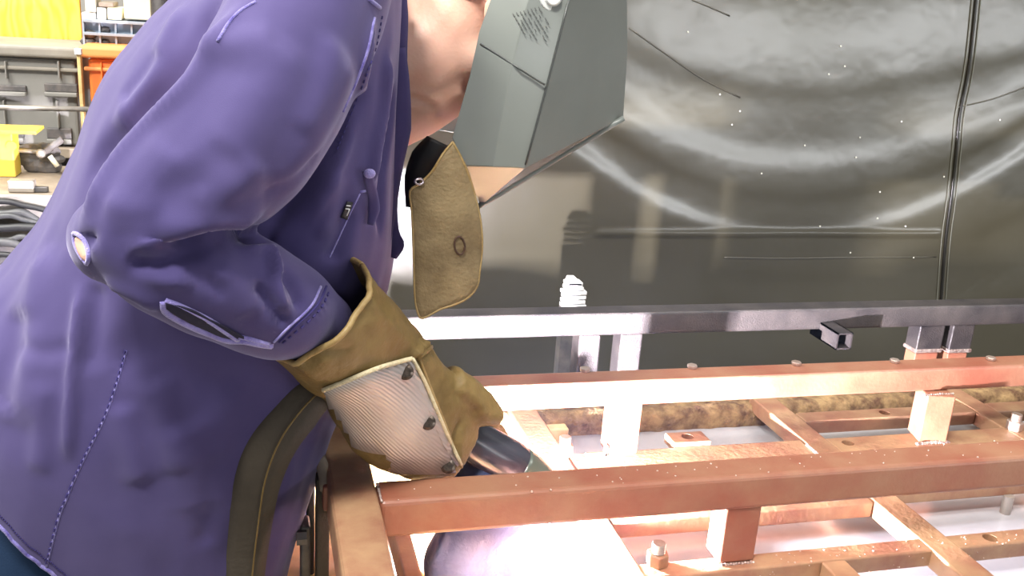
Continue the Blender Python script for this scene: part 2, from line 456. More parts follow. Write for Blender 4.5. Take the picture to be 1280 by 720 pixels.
# small parts organiser
p0, p1 = Y(104, 25, YB + 0.12), Y(104, 57, YB + 0.12)
org = empty('parts_organizer', (p0.x + 0.15, YB + 0.2, p1.z)); tag(org, 'blue-grey open parts organizer with small compartments above the orange bin', 'organizer')
W_ = 0.34
box('back_panel', p0.x, p0.x + W_, YB + 0.135, YB + 0.145, p1.z, p0.z, M['blue_grey'], org)
nz = (p0.z - p1.z)
for k in range(3):
    z = p1.z + nz * k / 2
    box('shelf', p0.x, p0.x + W_, YB + 0.10, YB + 0.23, z - 0.004, z + 0.004, M['blue_grey'], org, 0.001)
for k in range(9):
    x = p0.x + W_ * k / 8
    box('divider', x - 0.0025, x + 0.0025, YB + 0.11, YB + 0.23, p1.z, p0.z, M['blue_grey'], org)
rnd = random.Random(3)
for k, (px, py, r) in enumerate(((110, 52, .018), (113, 43, .016), (131, 38, .014), (132, 54, .013), (119, 55, .008))):
    c = Y(px, py, YB + 0.13)
    bm = bmesh.new(); bmesh.ops.create_icosphere(bm, subdivisions=2, radius=1, matrix=Matrix.Translation(c) @ Matrix.Diagonal((r * 1.2, r, r * .8, 1)))
    for v in bm.verts: v.co += noise.noise_vector(v.co * 90) * 0.004
    tag(from_bm('fitting', bm, M['dark_item'] if k < 4 else M['white'], None), ['dark fitting at the bottom left compartment of the organizer', 'dark rounded fitting in the left edge compartment of the organizer', 'flat dark fitting in the upper row of the organizer', 'flat dark fitting in the lower row of the organizer', 'tiny white cap at the organizer foot'][k], 'fitting')
# boxes on top of organiser
for k, (px0, py0, px1, py1, mt, nm, lb) in enumerate(((103, 15, 121, 25, 'white', 'box', 'flat white box at the left end on top of the organizer'),
        (107, -6, 121, 15, 'cream', 'box', 'cream box standing on the flat white box'),
        (124, 2, 143, 9, 'bench', 'tray', 'small brown tray on the pale boxes above the organizer'),
        (122, 9, 134, 25, 'white', 'carton', 'tall white carton on the organizer below the brown tray'), (135, 9, 153, 25, 'cream', 'carton', 'cream carton on the organizer right of the tall white one'),
        (155, -8, 190, 25, 'cream', 'carton', 'large pale carton at the right end of the organizer'))):
    a, c = Y(px0, py0, YB + 0.13), Y(px1, py1, YB + 0.13)
    tag(box(nm, a.x, c.x, YB + 0.11, YB + 0.22, c.z, a.z, M[mt], None, 0.003), lb, 'box')
# shelf under the totes, pale edge rail
a = Y(0, 178, YB)
sh = empty('storage_shelf', (-0.7, YB + 0.2, 0)); tag(sh, 'low dark shelf carrying the plastic bins', 'shelf')
box('shelf_board', -1.4, 0.1, YB - 0.03, YB + 0.5, a.z - 0.035, 1.0, M['bench'], sh, 0.002)
for x in (-1.35, 0.05):
    box('leg', x - 0.02, x + 0.02, YB, YB + 0.04, 0, a.z - 0.035, M['dark_item'], sh)
box('back_board', -1.4, 0.1, YB + 0.45, YB + 0.47, 0, 1.0, M['dark_item'], sh)
p0, p1 = Y(-80, 133, YB - 0.25), Y(130, 137, YB - 0.25)
rl = empty('guard_rail', ((p0.x + p1.x) / 2, YB - 0.25, 0)); tag(rl, 'thin pale steel rail crossing in front of the grey bin', 'rail')
tube('bar', [p0, p1], 0.0065, M['steel_light'], rl, 8)
for p in (p0, p1): tube('post', [(p.x, p.y, 0), p], 0.006, M['steel_light'], rl, 8)
# bench on the left in front of shelf
bz = Zp(30, 235, 0.90)
wb = empty('workbench', (-0.75, 2.35, 0)); tag(wb, 'cluttered low workbench at the left edge behind the back', 'workbench')
BY0, BY1 = 2.16, 2.50
zb = Y(30, 246, 2.15).z
box('bench_top', -1.5, -0.28, BY0, BY1, zb - 0.03, zb, M['bench'], wb, 0.003)
box('front_edge', -1.5, -0.28, BY0 - 0.012, BY0, zb - 0.045, zb + 0.004, M['steel_light'], wb, 0.002)
for x in (-1.45, -0.35):
    for y in (BY0 + 0.03, BY1 - 0.05): box('leg', x, x + 0.04, y, y + 0.04, 0, zb - 0.03, M['dark_item'], wb)
box('lower_shelf', -1.48, -0.3, BY0 + 0.02, BY1, 0.35, 0.37, M['dark_item'], wb)
# yellow bracket : (0..22,165..222) with flange to 46
YY = 2.35
yb = empty('yellow_bracket', tuple(Y(10, 222, YY))); tag(yb, 'yellow painted box bracket with a flat top flange on the bench', 'bracket')
a, c = Y(-40, 164, YY), Y(20, 222, YY)
box('box_body', a.x, c.x, YY, YY + 0.06, zb, a.z, M['yellow'], yb, 0.003)
c2 = Y(46, 160, YY)
box('top_flange', a.x, c2.x, YY - 0.01, YY + 0.08, a.z - 0.002, a.z + 0.005, M['yellow'], yb, 0.001)
bm = bmesh.new(); cyl_bm(bm, (a.x + 0.085, YY - 0.004, a.z - 0.03), (a.x + 0.085, YY + 0.01, a.z - 0.03), 0.011)
from_bm('round_boss', bm, M['yellow'], yb)
# dark engine-like junk behind the bracket
bm = bmesh.new()
for k in range(9):
    px, py = 28 + rnd.random() * 42, 188 + rnd.random() * 22
    ball_bm(bm, Y(px, py, 2.42), (0.02 + rnd.random() * 0.02, 0.02, 0.012 + rnd.random() * 0.012), 8)
jk = from_bm('scrap_block', bm, M['dark_item'], None); tag(jk, 'dark lump of scrap metal under the grey bin, right of the yellow bracket', 'scrap', kind='stuff')
tl = empty('clamp', tuple(Y(60, 200, 2.40))); tag(tl, 'bare steel bar clamp with small jaw leaning behind the back', 'clamp')
tube('bar', [Y(22, 188, 2.40), Y(54, 190, 2.40)], 0.005, M['steel_light'], tl, 8)
tube('screw', [Y(50, 194, 2.39), Y(78, 174, 2.39)], 0.008, M['dark_item'], tl, 8)
bm = bmesh.new(); ball_bm(bm, Y(51, 192, 2.38), 0.011, 12); from_bm('jaw', bm, M['steel_light'], tl, smooth=True)
tube('handle', [Y(62, 195, 2.38), Y(72, 208, 2.38)], 0.006, M['cream'], tl, 8)
tl = empty('chisel', tuple(Y(30, 235, 2.3))); tag(tl, 'flat steel tool with square handle lying on bench front edge', 'tool')
a, c = Zp(12, 232, zb + 0.012), Zp(40, 237, zb + 0.012)
box('handle', a.x, c.x, a.y - 0.02, a.y + 0.01, zb + 0.001, zb + 0.026, M['steel_light'], tl, 0.003)
a2 = Zp(62, 230, zb + 0.01)
box('blade', c.x, a2.x, a.y - 0.008, a.y + 0.002, zb + 0.005, zb + 0.012, M['steel_light'], tl, 0.001)
tl = box('file', Zp(34, 241, zb).x, Zp(60, 241, zb).x, 2.19, 2.205, zb + 0.001, zb + 0.012, M['dark_item'], None, 0.002)
tag(tl, 'short dark metal bar lying at the bench front corner', 'tool')
# cables hanging under the bench
for k in range(7):
    y = 2.14 - 0.01 * k
    py = 254 + k * 11
    pts = [Y(-60, py + 6 * math.sin(k), y), Y(5, py - 2 + 5 * math.sin(k * 2.1), y), Y(30, py + 3 * math.cos(k), y), Y(60, py + 10 + 9 * math.sin(k * 1.7), y), Y(100, py + 30, y)]
    tag(tube('cable', pts, 0.0085 if k % 2 else 0.006, M['cable'] if k % 3 else M['black'], None, 8, 6),
        ['uppermost black cable just under the bench front edge', 'second cable from the top below the bench, thick and grey', 'third cable from the top below the bench, thin and grey', 'thick black cable in the middle of the loops below the bench', 'fifth cable down below the bench, thin and grey', 'thick grey cable second from the bottom of the loops below the bench', 'lowest thin black cable at the left edge beside the shirt'][k], 'cable', 'cables below the workbench')
tag(box('machine_case', -1.38, -0.38, 2.22, 2.42, 0.372, 0.90, M['dark_item'], None, 0.01), 'dark machine case stored on the lower shelf of the workbench', 'machine')

# ------------------------------------------------------------------ curtain
CY = 2.4
SW = ((-10, .05, .05, .08), (118, .03, -.06, .10), (200, .038, .10, .15), (248, .02, -.08, .16), (292, .022, .135, .17), (345, .03, -.05, .12), (420, .05, .03, .1))
ZS = {q[0]: Y(1050, q[0], CY).z for q in SW}
def curtain():
    nx, nz = 420, 260
    x0, x1, z0, z1 = -0.12, 4.2, 0.12, 2.3
    verts = []
    for j in range(nz + 1):
        z = z0 + (z1 - z0) * j / nz
        for i in range(nx + 1):
            x = x0 + (x1 - x0) * i / nx
            # sagging swags: folds follow arcs hung from points left and right
            u = (x - 1.52) / 0.58
            u = max(-2.2, min(2.2, u))
            wv_ = 0.03 * noise.noise(Vector((x * 1.3, z * 1.5, 5)))
            y = 0.0
            for (py_, wd_, sl, k) in SW:
                zc_ = ZS[py_] + k * u * u + wv_
                y += sl * wd_ * math.tanh((z - zc_) / wd_) * (1 + 0.5 * noise.noise(Vector((x * 2.0, py_, 2))))
            y += 0.006 * noise.noise(Vector((x * 1.2, z * 1.7, 3.1)))
            y += 0.0012 * noise.noise(Vector((x * 5, z * 8, 1.1)))
            env = 1 / (1 + math.exp(-(z - 0.9) / 0.07))
            # lower flat fall with gentle vertical waves
            y += 0.006 * math.sin(x * 9 + 0.8 * z) * (1 - env)
            # horizontal crease line
            zc = 1.56 - 0.70
            y -= 0.006 * math.exp(-((z - 0.885) / 0.006) ** 2) if 0.9 < x < 2.0 else 0
            verts.append((x, CY + y, z))
    faces = []
    for j in range(nz):
        for i in range(nx):
            a = j * (nx + 1) + i; faces.append((a, a + 1, a + nx + 2, a + nx + 1))
    me = bpy.data.meshes.new('welding_curtain'); me.from_pydata(verts, [], faces)
    return me
cme = curtain()
wc = empty('welding_curtain', (2.0, CY, 0.12)); tag(wc, 'dark olive glossy vinyl welding curtain hanging behind the steel frame', 'curtain')
link_mesh('vinyl_sheet', cme, M['curtain'], wc, True)
cb = bvh_of(cme)
def on_curtain(px, py, off): return hit(cb, px, py, off)
M['seam_dark'] = mat('curtain_seam', (0.012, 0.011, 0.008), 0.3)
M['seam_light'] = mat('curtain_thread', (0.16, 0.16, 0.13), 0.3)
seam = [(1222, -20), (1216, 40), (1210, 90), (1200, 140), (1196, 180), (1190, 240), (1182, 300), (1176, 378), (1172, 440)]
tube('seam', [on_curtain(*q, 0.002) for q in dense(smooth2(seam, 4), 8)], 0.005, M['seam_dark'], wc, 6)
for dx in (-5, 6):
    tube('seam_thread', [on_curtain(q[0] + dx, q[1], 0.003) for q in dense(smooth2(seam, 4), 8)], 0.0016, M['seam_light'], wc, 5)
# the scorch/crease lines that catch the light
for pl_ in ([(786, 35), (830, 66), (880, 100), (925, 122)], [(865, 0), (885, 8), (912, 20)], [(1198, 134), (1240, 124), (1290, 106)], [(905, 322), (980, 323), (1060, 322), (1170, 321)]):
    tube('crease', [on_curtain(*q, 0.0) for q in dense(smooth2(pl_, 4), 8)], 0.0022, M['curtain'], wc, 6)
tube('top_pole', [(-0.2, CY, 2.32), (4.3, CY, 2.32)], 0.02, M['black_steel'], wc, 12)
for x in (-0.2, 4.3): tube('upright', [(x, CY, 0), (x, CY, 2.32)], 0.02, M['black_steel'], wc, 12)
M['spark'] = mat('spatter_fleck', (0.8, 0.78, 0.7), 0.3, 0.2)
bm = bmesh.new()
for (px, py) in ((1051, 58), (1056, 83), (1036, 93), (1075, 172), (1006, 182), (900, 118), (925, 139), (915, 156), (952, 217), (1025, 283), (1132, 283), (1142, 322), (1094, 377), (1196, 171), (1199, 165), (1180, 221), (1127, 152), (1097, 273), (1063, 316), (1070, 197), (1100, 240), (860, 40), (1250, 150)):
    p = on_curtain(px, py, 0.002)
    if p is not None: ball_bm(bm, p, (0.0028, 0.002, 0.0028), 6)
o = from_bm('spatter_flecks', bm, M['spark'], wc); tag(o, 'tiny pale spatter flecks stuck to the vinyl', kind='stuff')
# thin welding smoke over the joint, lit by the arc
vm = bpy.data.materials.new('thin_smoke'); vm.use_nodes = True; vt = vm.node_tree; vt.nodes.clear()
vo = vt.nodes.new('ShaderNodeOutputMaterial'); vs = vt.nodes.new('ShaderNodeVolumeScatter'); vs.inputs['Density'].default_value = 0.007
vs.inputs['Color'].default_value = (0.6, 0.7, 1, 1); vs.inputs['Anisotropy'].default_value = 0.2
vt.links.new(vs.outputs[0], vo.inputs['Volume'])
bm = bmesh.new(); ball_bm(bm, (0.50, 1.50, 1.13), (0.55, 0.78, 0.42), 24)
tag(from_bm('welding_smoke', bm, vm, None), 'thin bluish welding smoke drifting between helmet and curtain', 'smoke', kind='stuff')
# small stack of pale strips in front of the curtain
st = empty('strip_stack', tuple(Y(718, 386, 1.9))); tag(st, 'small bright stack of pale flat strips behind the black rail', 'stack')
for k, (l, r) in enumerate(((704, 733), (705, 732), (706, 733), (705, 734), (708, 730), (709, 729))):
    a = Y(l, 386 - k * 5.6, 1.9); c = Y(r, 386 - k * 5.6 - 4.6, 1.9)
    box('strip', a.x, c.x, 1.9, 1.93, a.z, a.z + 0.0075, M['white'], st, 0.001)
box('support', Y(704, 386, 1.9).x, Y(733, 386, 1.9).x, 1.9, 1.93, 0, Y(704, 386, 1.9).z, M['dark_item'], st)
# short stack tip
hull_box('strip', [Y(710, 357, 1.9), Y(728, 357, 1.9), Y(722, 349, 1.9), Y(714, 349, 1.9)], 0.03, M['white'], st)

# ------------------------------------------------------------------ work table + frame
tb = empty('work_table', (0.8, 1.1, 0)); tag(tb, 'steel welding table with bright plate top below the frame', 'table')
box('table_plate', 0.30, 2.0, 0.45, 1.425, 0.752, 0.772, M['plate'], tb, 0.001)
for x in (0.4, 1.85):
    for y in (0.5, 1.35): box('leg', x, x + 0.06, y, y + 0.06, 0, 0.752, M['black_steel'], tb)
# crusted rear edge
bm = bmesh.new()
N = 260
prev = None
for i in range(N + 1):
    x = 0.36 + (1.95 - 0.36) * i / N
    t = 0.006 * noise.noise(Vector((x * 30, 0, 0))) + 0.004 * noise.noise(Vector((x * 90, 2, 0)))
    s = 0.006 * noise.noise(Vector((x * 40, 7, 0)))
    row = [bm.verts.new(v) for v in ((x, 1.425 + s, 0.765), (x, 1.418 + s, 0.800 + t), (x, 1.428 + t, 0.812 + t), (x, 1.47, 0.812 + s), (x, 1.48, 0.765))]
    if prev:
        for k in range(4): bm.faces.new((prev[k], row[k], row[k + 1], prev[k + 1]))
    prev = row
o = from_bm('crusted_edge', bm, M['crust'], tb, smooth=True); tag(o, 'rusty crusted rear ledge of the table')
box('wood_block', 0.475, 0.51, 1.395, 1.418, 0.772, 0.80, M['crusty_yellow'], tb, 0.002)

ply = empty('plywood_sheet', (0.1, 0.95, 0)); tag(ply, 'scorched pale plywood sheet on a stand below the left end of the frame', 'plywood')
box('sheet', 0.142, 0.292, 0.55, 1.335, 0.735, 0.755, M['plywood'], ply, 0.001); box('sheet', 0.03, 0.1415, 0.90, 1.336, 0.735, 0.755, M['plywood'], ply, 0.001); box('sheet', -0.30, 0.292, 1.337, 2.0, 0.735, 0.755, M['plywood'], ply, 0.001)
for x, y in ((0.17, .6), (.2, 1.2), (-.25, 1.45), (.2, 1.9), (-.25, 1.9)):
    box('leg', x, x + 0.04, y, y + 0.04, 0, 0.735, M['plywood'], ply)

fr = empty('steel_frame', (0.7, 1.1, 0.785)); tag(fr, 'welded reddish-brown square tube frame lying across the steel table', 'frame')
ZT, ZB = 0.95, 0.909      # upper rails
LT, LB = 0.825, 0.800     # lower layer
def cutter(o, holes):
    for (x, y, r, axis) in holes:
        bm = bmesh.new(); cyl_bm(bm, (x, y, LT - 0.012), (x, y, LT + 0.02), r, seg=24)
        me = bpy.data.meshes.new('cut'); bmesh.ops.recalc_face_normals(bm, faces=bm.faces); bm.to_mesh(me); bm.free()
        c = bpy.data.objects.new('cut', me); sc.collection.objects.link(c)
        m = o.modifiers.new('h', 'BOOLEAN'); m.operation = 'DIFFERENCE'; m.object = c; m.solver = 'EXACT'
        dg = bpy.context.evaluated_depsgraph_get(); dg.update()
        nm = bpy.data.meshes.new_from_object(o.evaluated_get(dg)); o.modifiers.clear(); o.data = nm
        bpy.data.objects.remove(c)
    return o
rail_a = box('rail', 0.131, 2.2, 0.942, 0.992, ZB - 0.006, ZT, M['primer'], fr, 0.006)
rail_b = box('rail', 0.131, 2.2, 1.245, 1.290, ZB, ZT, M['primer'], fr, 0.005)
end_l = box('end_rail', 0.078, 0.131, 0.40, 1.30, ZB - 0.01, ZT + 0.001, M['primer2'], fr, 0.006)
# the black rail behind
rail_c = box('rail', 0.10, 2.6, 1.53, 1.575, 0.915, 0.958, M['black_steel'], fr, 0.005)
tag(rail_c, 'black mill-scale steel rail, rearmost')
# lower layer
low = []
for (x0, x1, y0, y1, holes, b_) in (
        (0.16, 2.0, 0.931, 0.962, [(0.974, 0.947, 0.010, 0)], 0.003),
        (0.462, 0.866, 1.058, 1.10, [], 0.003), (0.912, 1.28, 1.085, 1.12, [], 0.003),
        (0.462, 0.866, 1.205, 1.262, [], 0.003), (0.912, 1.9, 1.205, 1.262, [(0.93 + .012, 1.252 - .012, 0.010, 0)], 0.003),
        (0.915, 1.265, 1.325, 1.362, [(1.084, 1.343, 0.010, 0)], 0.003), (1.31, 2.0, 1.325, 1.362, [], 0.003)):
    low.append(cutter(box('lower_bar', x0, x1, y0, y1, LB, LT, M['primer2'], fr, b_), holes))
box('lower_bar', 0.50, 2.0, 0.80, 0.845, LB, LT + 0.004, M['primer2'], fr, 0.003)
for (x0, x1, y0, y1) in ((0.412, 0.460, 0.70, 1.44), (0.868, 0.913, 0.62, 1.44), (1.266, 1.31, 0.7, 1.44), (0.70, 0.735, 0.70, 0.930), (0.168, 0.19, 0.62, 1.2)):
    box('cross_member', x0, x1, y0, y1, LB - 0.002 if x0 > .2 else 0.757, LT + 0.0006, M['primer2'], fr, 0.003)
# posts between the layers
for (x0, x1, y0, y1, z0, z1, mm) in ((0.563, 0.612, 0.946, 0.985, LT, ZB, 'primer'), (0.524, 0.573, 1.249, 1.286, LT, ZB, 'primer'),
                                  
                                  (0.565, 0.606, 1.535, 1.575, 0.60, 0.915, 'black_steel'), (0.645, 0.688, 1.535, 1.575, 0.60, 0.915, 'black_steel')):
    p = box('post', x0, x1, y0, y1, z0, z1, M[mm], fr, 0.003)
bm = bmesh.new()   # this post is set turned on its axis
bm_box(bm, -0.0235, 0.0235, -0.0235, 0.0235, LT, ZB)
bmesh.ops.rotate(bm, verts=bm.verts, cent=(0, 0, 0), matrix=Matrix.Rotation(math.radians(-14), 3, 'Z'))
bmesh.ops.translate(bm, verts=bm.verts, vec=(1.098, 1.246, 0))
from_bm('post', bm, M['primer'], fr, bevel=0.002)
for x, y in ((0.50, 0.82), (0.52, 1.23), (1.24, 1.23), (1.6, 0.82), (1.6, 1.23)):
    box('support_block', x, x + 0.03, y - 0.012, y + 0.012, 0.772, 0.801, M['primer2'], fr, 0.002)
# hanging stub tubes under the black rail
def stub(x0, x1, y0, y1, z0, z1):
    o = box('stub', x0, x1, y0, y1, z0, z1, M['black_steel'], fr, 0.003)
    box('weld_ring', x0 - 0.002, x1 + 0.002, y0 - 0.002, y1 + 0.002, z0 - 0.004, z0 + 0.004, M['weld'], o, 0.002)
    return o
for (l, r) in ((1145, 1176), (1186, 1213)):
    a, c = Y(l, 438, 1.535), Y(r, 438, 1.535)
    stub(a.x, c.x, 1.535, 1.572, a.z - 0.002, 0.915)
    box('post', a.x + 0.003, c.x - 0.003, 1.538, 1.57, 0.60, a.z - 0.008, M['primer'], fr, 0.002)
# open square tube seen end-on
a, c = Y(1030, 408, 1.50), Y(1058, 434, 1.50)
cxm, czm, hh = (a.x + c.x) / 2, (a.z + c.z) / 2 + 0.002, 0.0165
for (dx0, dx1, dz0, dz1) in ((-hh, hh, hh - .003, hh), (-hh, hh, -hh, -hh + .003), (-hh, -hh + .003, -hh, hh), (hh - .003, hh, -hh, hh)):
    box('tube_wall', cxm + dx0, cxm + dx1, 1.47, 1.56, czm + dz0, czm + dz1, M['black_steel'], fr)
box('tube_wall', cxm - hh, cxm + hh, 1.52, 1.56, czm - hh, 0.916, M['black_steel'], fr)
# lug with hole, on the left part of the third lower bar
cutter(box('lug', 0.640, 0.705, 1.262, 1.300, LT - 0.01, LT + 0.007, M['primer2'], fr, 0.002), [(0.672, 1.282, 0.010, 0)])
# thin clip bar beside bolt
box('clip_bar', 0.487, 0.522, 1.244, 1.25, LT, LT + 0.007, M['primer2'], fr, 0.001)
box('clip_tab', 0.516, 0.522, 1.244, 1.25, LT, LT + 0.018, M['bolt'], fr, 0.001)
# plate pin on right
bm = bmesh.new(); p = Zp(1256, 641, 0.772); cyl_bm(bm, p, p + Vector((0, 0, 0.030)), 0.008); from_bm('support_pin', bm, M['steel_light'], fr, smooth=False)

def hexprism(bm, c, r, z0, z1):
    vs0 = [bm.verts.new((c[0] + r * math.cos(math.pi / 3 * k + .3), c[1] + r * math.sin(math.pi / 3 * k + .3), z0)) for k in range(6)]
    vs1 = [bm.verts.new((v.co.x, v.co.y, z1)) for v in vs0]
    for k in range(6): bm.faces.new((vs0[k], vs0[(k + 1) % 6], vs1[(k + 1) % 6], vs1[k]))
    bm.faces.new(vs0[::-1]); bm.faces.new(vs1)
for (px, py) in ((705, 571), (821, 708), (1267, 540)):
    p = Zp(px, py - 3, LT)
    bm = bmesh.new(); hexprism(bm, p, 0.0145, LT, LT + 0.017)
    nut = from_bm('nut', bm, M['primer2'] if px < 1200 else M['bolt'], fr, bevel=0.0022, seg=3)
    bm = bmesh.new()
    for k in range(6):
        z = LT + 0.017 + k * 0.0022
        cyl_bm(bm, (p.x, p.y, z), (p.x, p.y, z + 0.0011), 0.0082, 0.0090, 18); cyl_bm(bm, (p.x, p.y, z + 0.0011), (p.x, p.y, z + 0.0022), 0.0090, 0.0082, 18)
    from_bm('thread', bm, M['bolt'], nut, smooth=False)
for (px, py) in ((731, 463), (865, 459), (995, 455), (1118, 452), (1238, 449)):
    p = Zp(px, py + 1, ZT)
    bm = bmesh.new(); hexprism(bm, p, 0.0085, ZT, ZT + 0.006)
    from_bm('bolt_head', bm, M['bolt'], fr, bevel=0.0015, seg=2)
# weld beads
def weld(pts, r=0.004):
    bm = bmesh.new()
    P_ = [Vector(p) for p in pts]
    for a, b in zip(P_, P_[1:]):
        n = max(2, int((b - a).length / 0.004))
        for k in range(n + 1):
            q = a.lerp(b, k / n)
            bmesh.ops.create_icosphere(bm, subdivisions=1, radius=r * (0.85 + 0.3 * rnd.random()), matrix=Matrix.Translation(q + Vector((0, 0, rnd.random() * .001))))
    from_bm('weld_bead', bm, M['weld'], fr, smooth=True)
weld([(1.062, 1.221, LT), (1.122, 1.221, LT)]); weld([(1.065, 1.232, ZB - .001), (1.12, 1.232, ZB - .001)], .003)
weld([(0.868, 1.102, LT), (0.868, 1.085, LT)], 0.003); weld([(0.566, 0.943, LT), (0.61, 0.943, LT)], .0025)
weld([(0.133, 0.945, ZT - .001), (0.133, 0.985, ZT - .001)], .002); weld([(0.866, 1.205, LT), (0.866, 1.24, LT)], .003)
# spatter on the frame
bm = bmesh.new()
for k in range(110):
    if k % 2: p = (0.15 + rnd.random() * 1.0, 0.942 + rnd.random() * .05, ZT)
    else: p = (0.6 + rnd.random() * .7, 0.931 + rnd.random() * .03, LT)
    bmesh.ops.create_icosphere(bm, subdivisions=1, radius=0.0006 + rnd.random() * .0011, matrix=Matrix.Translation(p))
for k in range(60):
    bmesh.ops.create_icosphere(bm, subdivisions=1, radius=0.0005 + rnd.random() * .0008, matrix=Matrix.Translation((0.5 + rnd.random() * .8, 0.9305, LB + rnd.random() * .027)))
o = from_bm('spatter', bm, M['bolt'], fr); tag(o, 'tiny bright weld spatter', kind='stuff')

# dark clamp at the left of the end rail
kl = empty('toggle_clamp', (0.05, 1.02, 0.755)); tag(kl, 'dark greasy toggle clamp left of the frame end, beside the shirt', 'clamp')
for (l, t, r, b_, y, nm, mm) in ((383, 585, 393, 720, 1.10, 'clamp_arm', 'black'), (396, 600, 411, 740, 1.02, 'clamp_body', 'dark_leather'), (376, 660, 388, 740, 1.04, 'side_lever', 'dark_item'), (404, 610, 412, 640, 1.0, 'spacer', 'primer')):
    a, c = Y(l, t, y), Y(r, b_, y)
    box(nm, a.x, max(c.x, a.x + 0.008), y, y + 0.03, max(0.757, min(c.z, a.z - .02)), a.z, M[mm], kl, 0.003)
tube('grip', [Y(399, 572, 1.05), Y(405, 590, 1.03), Y(408, 612, 1.01)], 0.0075, M['bench'], kl, 12, 3)
for (px, py, y) in ((377, 672, 1.035), (388, 600, 1.09)):
    bm = bmesh.new(); q = Y(px, py, y); cyl_bm(bm, q - Vector((0.006, 0, 0)), q + Vector((0.006, 0, 0)), 0.009, seg=6); from_bm('nut', bm, M['dark_item'], kl)

# ------------------------------------------------------------------ welder
person = empty('person', (-0.12, 1.12, 0))
tag(person, 'person in purple work shirt, grey welding helmet and leather gauntlets bending over the frame', 'person')

# --- body: one continuous figure (head, neck, trunk, arms, legs)
V = Vector
HC = V((0.275, 1.11, 1.492))      # head centre
def head_rot():
    return Matrix.Rotation(math.radians(28), 4, 'Y')   # bowed forward (towards +x, down)
bm = bmesh.new()
HR = head_rot().to_3x3()
def hp(x, y, z): return HC + HR @ V((x, y, z))
RH = head_rot()
ball_bm(bm, hp(-0.015, 0, 0.035), (0.098, 0.076, 0.095), 24, RH)       # cranium
ball_bm(bm, hp(0.030, 0, -0.035), (0.062, 0.062, 0.085), 20, RH)      # face
ball_bm(bm, hp(0.045, 0, -0.105), (0.036, 0.040, 0.026), 16, RH)      # chin
ball_bm(bm, hp(0.0, 0, -0.075), (0.055, 0.062, 0.040), 16, RH)        # jaw
ball_bm(bm, hp(0.096, 0, -0.03), (0.018, 0.014, 0.026), 12, RH)       # nose
ball_bm(bm, hp(0.104, 0, -0.042), (0.014, 0.018, 0.011), 12, RH)
ball_bm(bm, hp(0.078, 0, 0.018), (0.018, 0.05, 0.012), 12, RH)        # brow
for s in (-1, 1):
    ball_bm(bm, hp(0.066, 0.033 * s, -0.035), (0.022, 0.022, 0.020), 12, RH)
    ball_bm(bm, hp(-0.01, 0.074 * s, -0.01), (0.020, 0.010, 0.033), 14, RH)   # ears
ball_bm(bm, hp(0.084, 0, -0.070), (0.013, 0.024, 0.007), 12, RH)
ball_bm(bm, hp(0.083, 0, -0.083), (0.013, 0.022, 0.007), 12, RH)
def limb(pts, rr, seg=18): tube_bm(bm, [V(p) for p in catmull(pts, 6)], list(np.interp(np.linspace(0, 1, 6 * (len(pts) - 1) + 1), np.linspace(0, 1, len(rr)), rr)), seg)
limb([hp(-0.03, 0, -0.02), (0.20, 1.12, 1.425), (0.13, 1.14, 1.42), (0.06, 1.15, 1.42)], [0.055, 0.068, 0.074, 0.08])
limb([(0.228, 1.10, 1.405), (0.185, 1.115, 1.38), (0.145, 1.13, 1.365)], [0.040, 0.05, 0.06])
# trunk
limb([Y(410, -30, 1.14), Y(335, 80, 1.14), Y(235, 300, 1.13), Y(180, 480, 1.12), Y(150, 640, 1.12)], [0.09, 0.12, 0.12, 0.12, 0.11])
for s in (-1, 1):
    limb([(0.05, 1.15 + 0.07 * s, 1.42), (0.06, 1.15 + 0.16 * s, 1.43)], [0.065, 0.05])
    # legs: hip, knee, ankle, toe
    limb([(-0.17, 1.12 + 0.09 * s, 0.85), (-0.13, 1.12 + 0.11 * s, 0.50), (-0.20, 1.12 + 0.12 * s, 0.10)], [0.075, 0.055, 0.036])
    limb([(-0.22, 1.12 + 0.12 * s, 0.06), (-0.10, 1.12 + 0.13 * s, 0.04)], [0.04, 0.03])
SH_R, EL_R, WR_R = Y(395, -20, .985), Y(168, 285, .872), Y(398, 402, .925)
limb([SH_R, (SH_R + EL_R) / 2, EL_R], [0.05, 0.04, 0.034]); limb([EL_R, (EL_R + WR_R) / 2, WR_R], [0.034, 0.030, 0.024])
limb([WR_R, Y(470, 470, .978), Y(520, 530, 1.015)], [0.024, 0.022, 0.02])
SH_L, EL_L, WR_L = V((0.06, 1.33, 1.42)), V((0.02, 1.33, 1.13)), V((0.215, 1.11, 0.895))
limb([SH_L, (SH_L + EL_L) / 2, EL_L], [0.05, 0.042, 0.034]); limb([EL_L, (EL_L + WR_L) / 2, WR_L], [0.034, 0.028, 0.024])
me = remeshed(bm, 0.005, 5)
bv = bvh_of(me)
sculpt(me, [[([(503, 122), (522, 124), (540, 134), (552, 150)], 0.004, -0.005), ([(503, 117), (522, 117), (545, 128), (557, 145)], 0.004, 0.003),
            ([(505, 130), (522, 134), (540, 146)], 0.004, 0.003)]])
body = link_mesh('body', me, M['skin'], person, True)
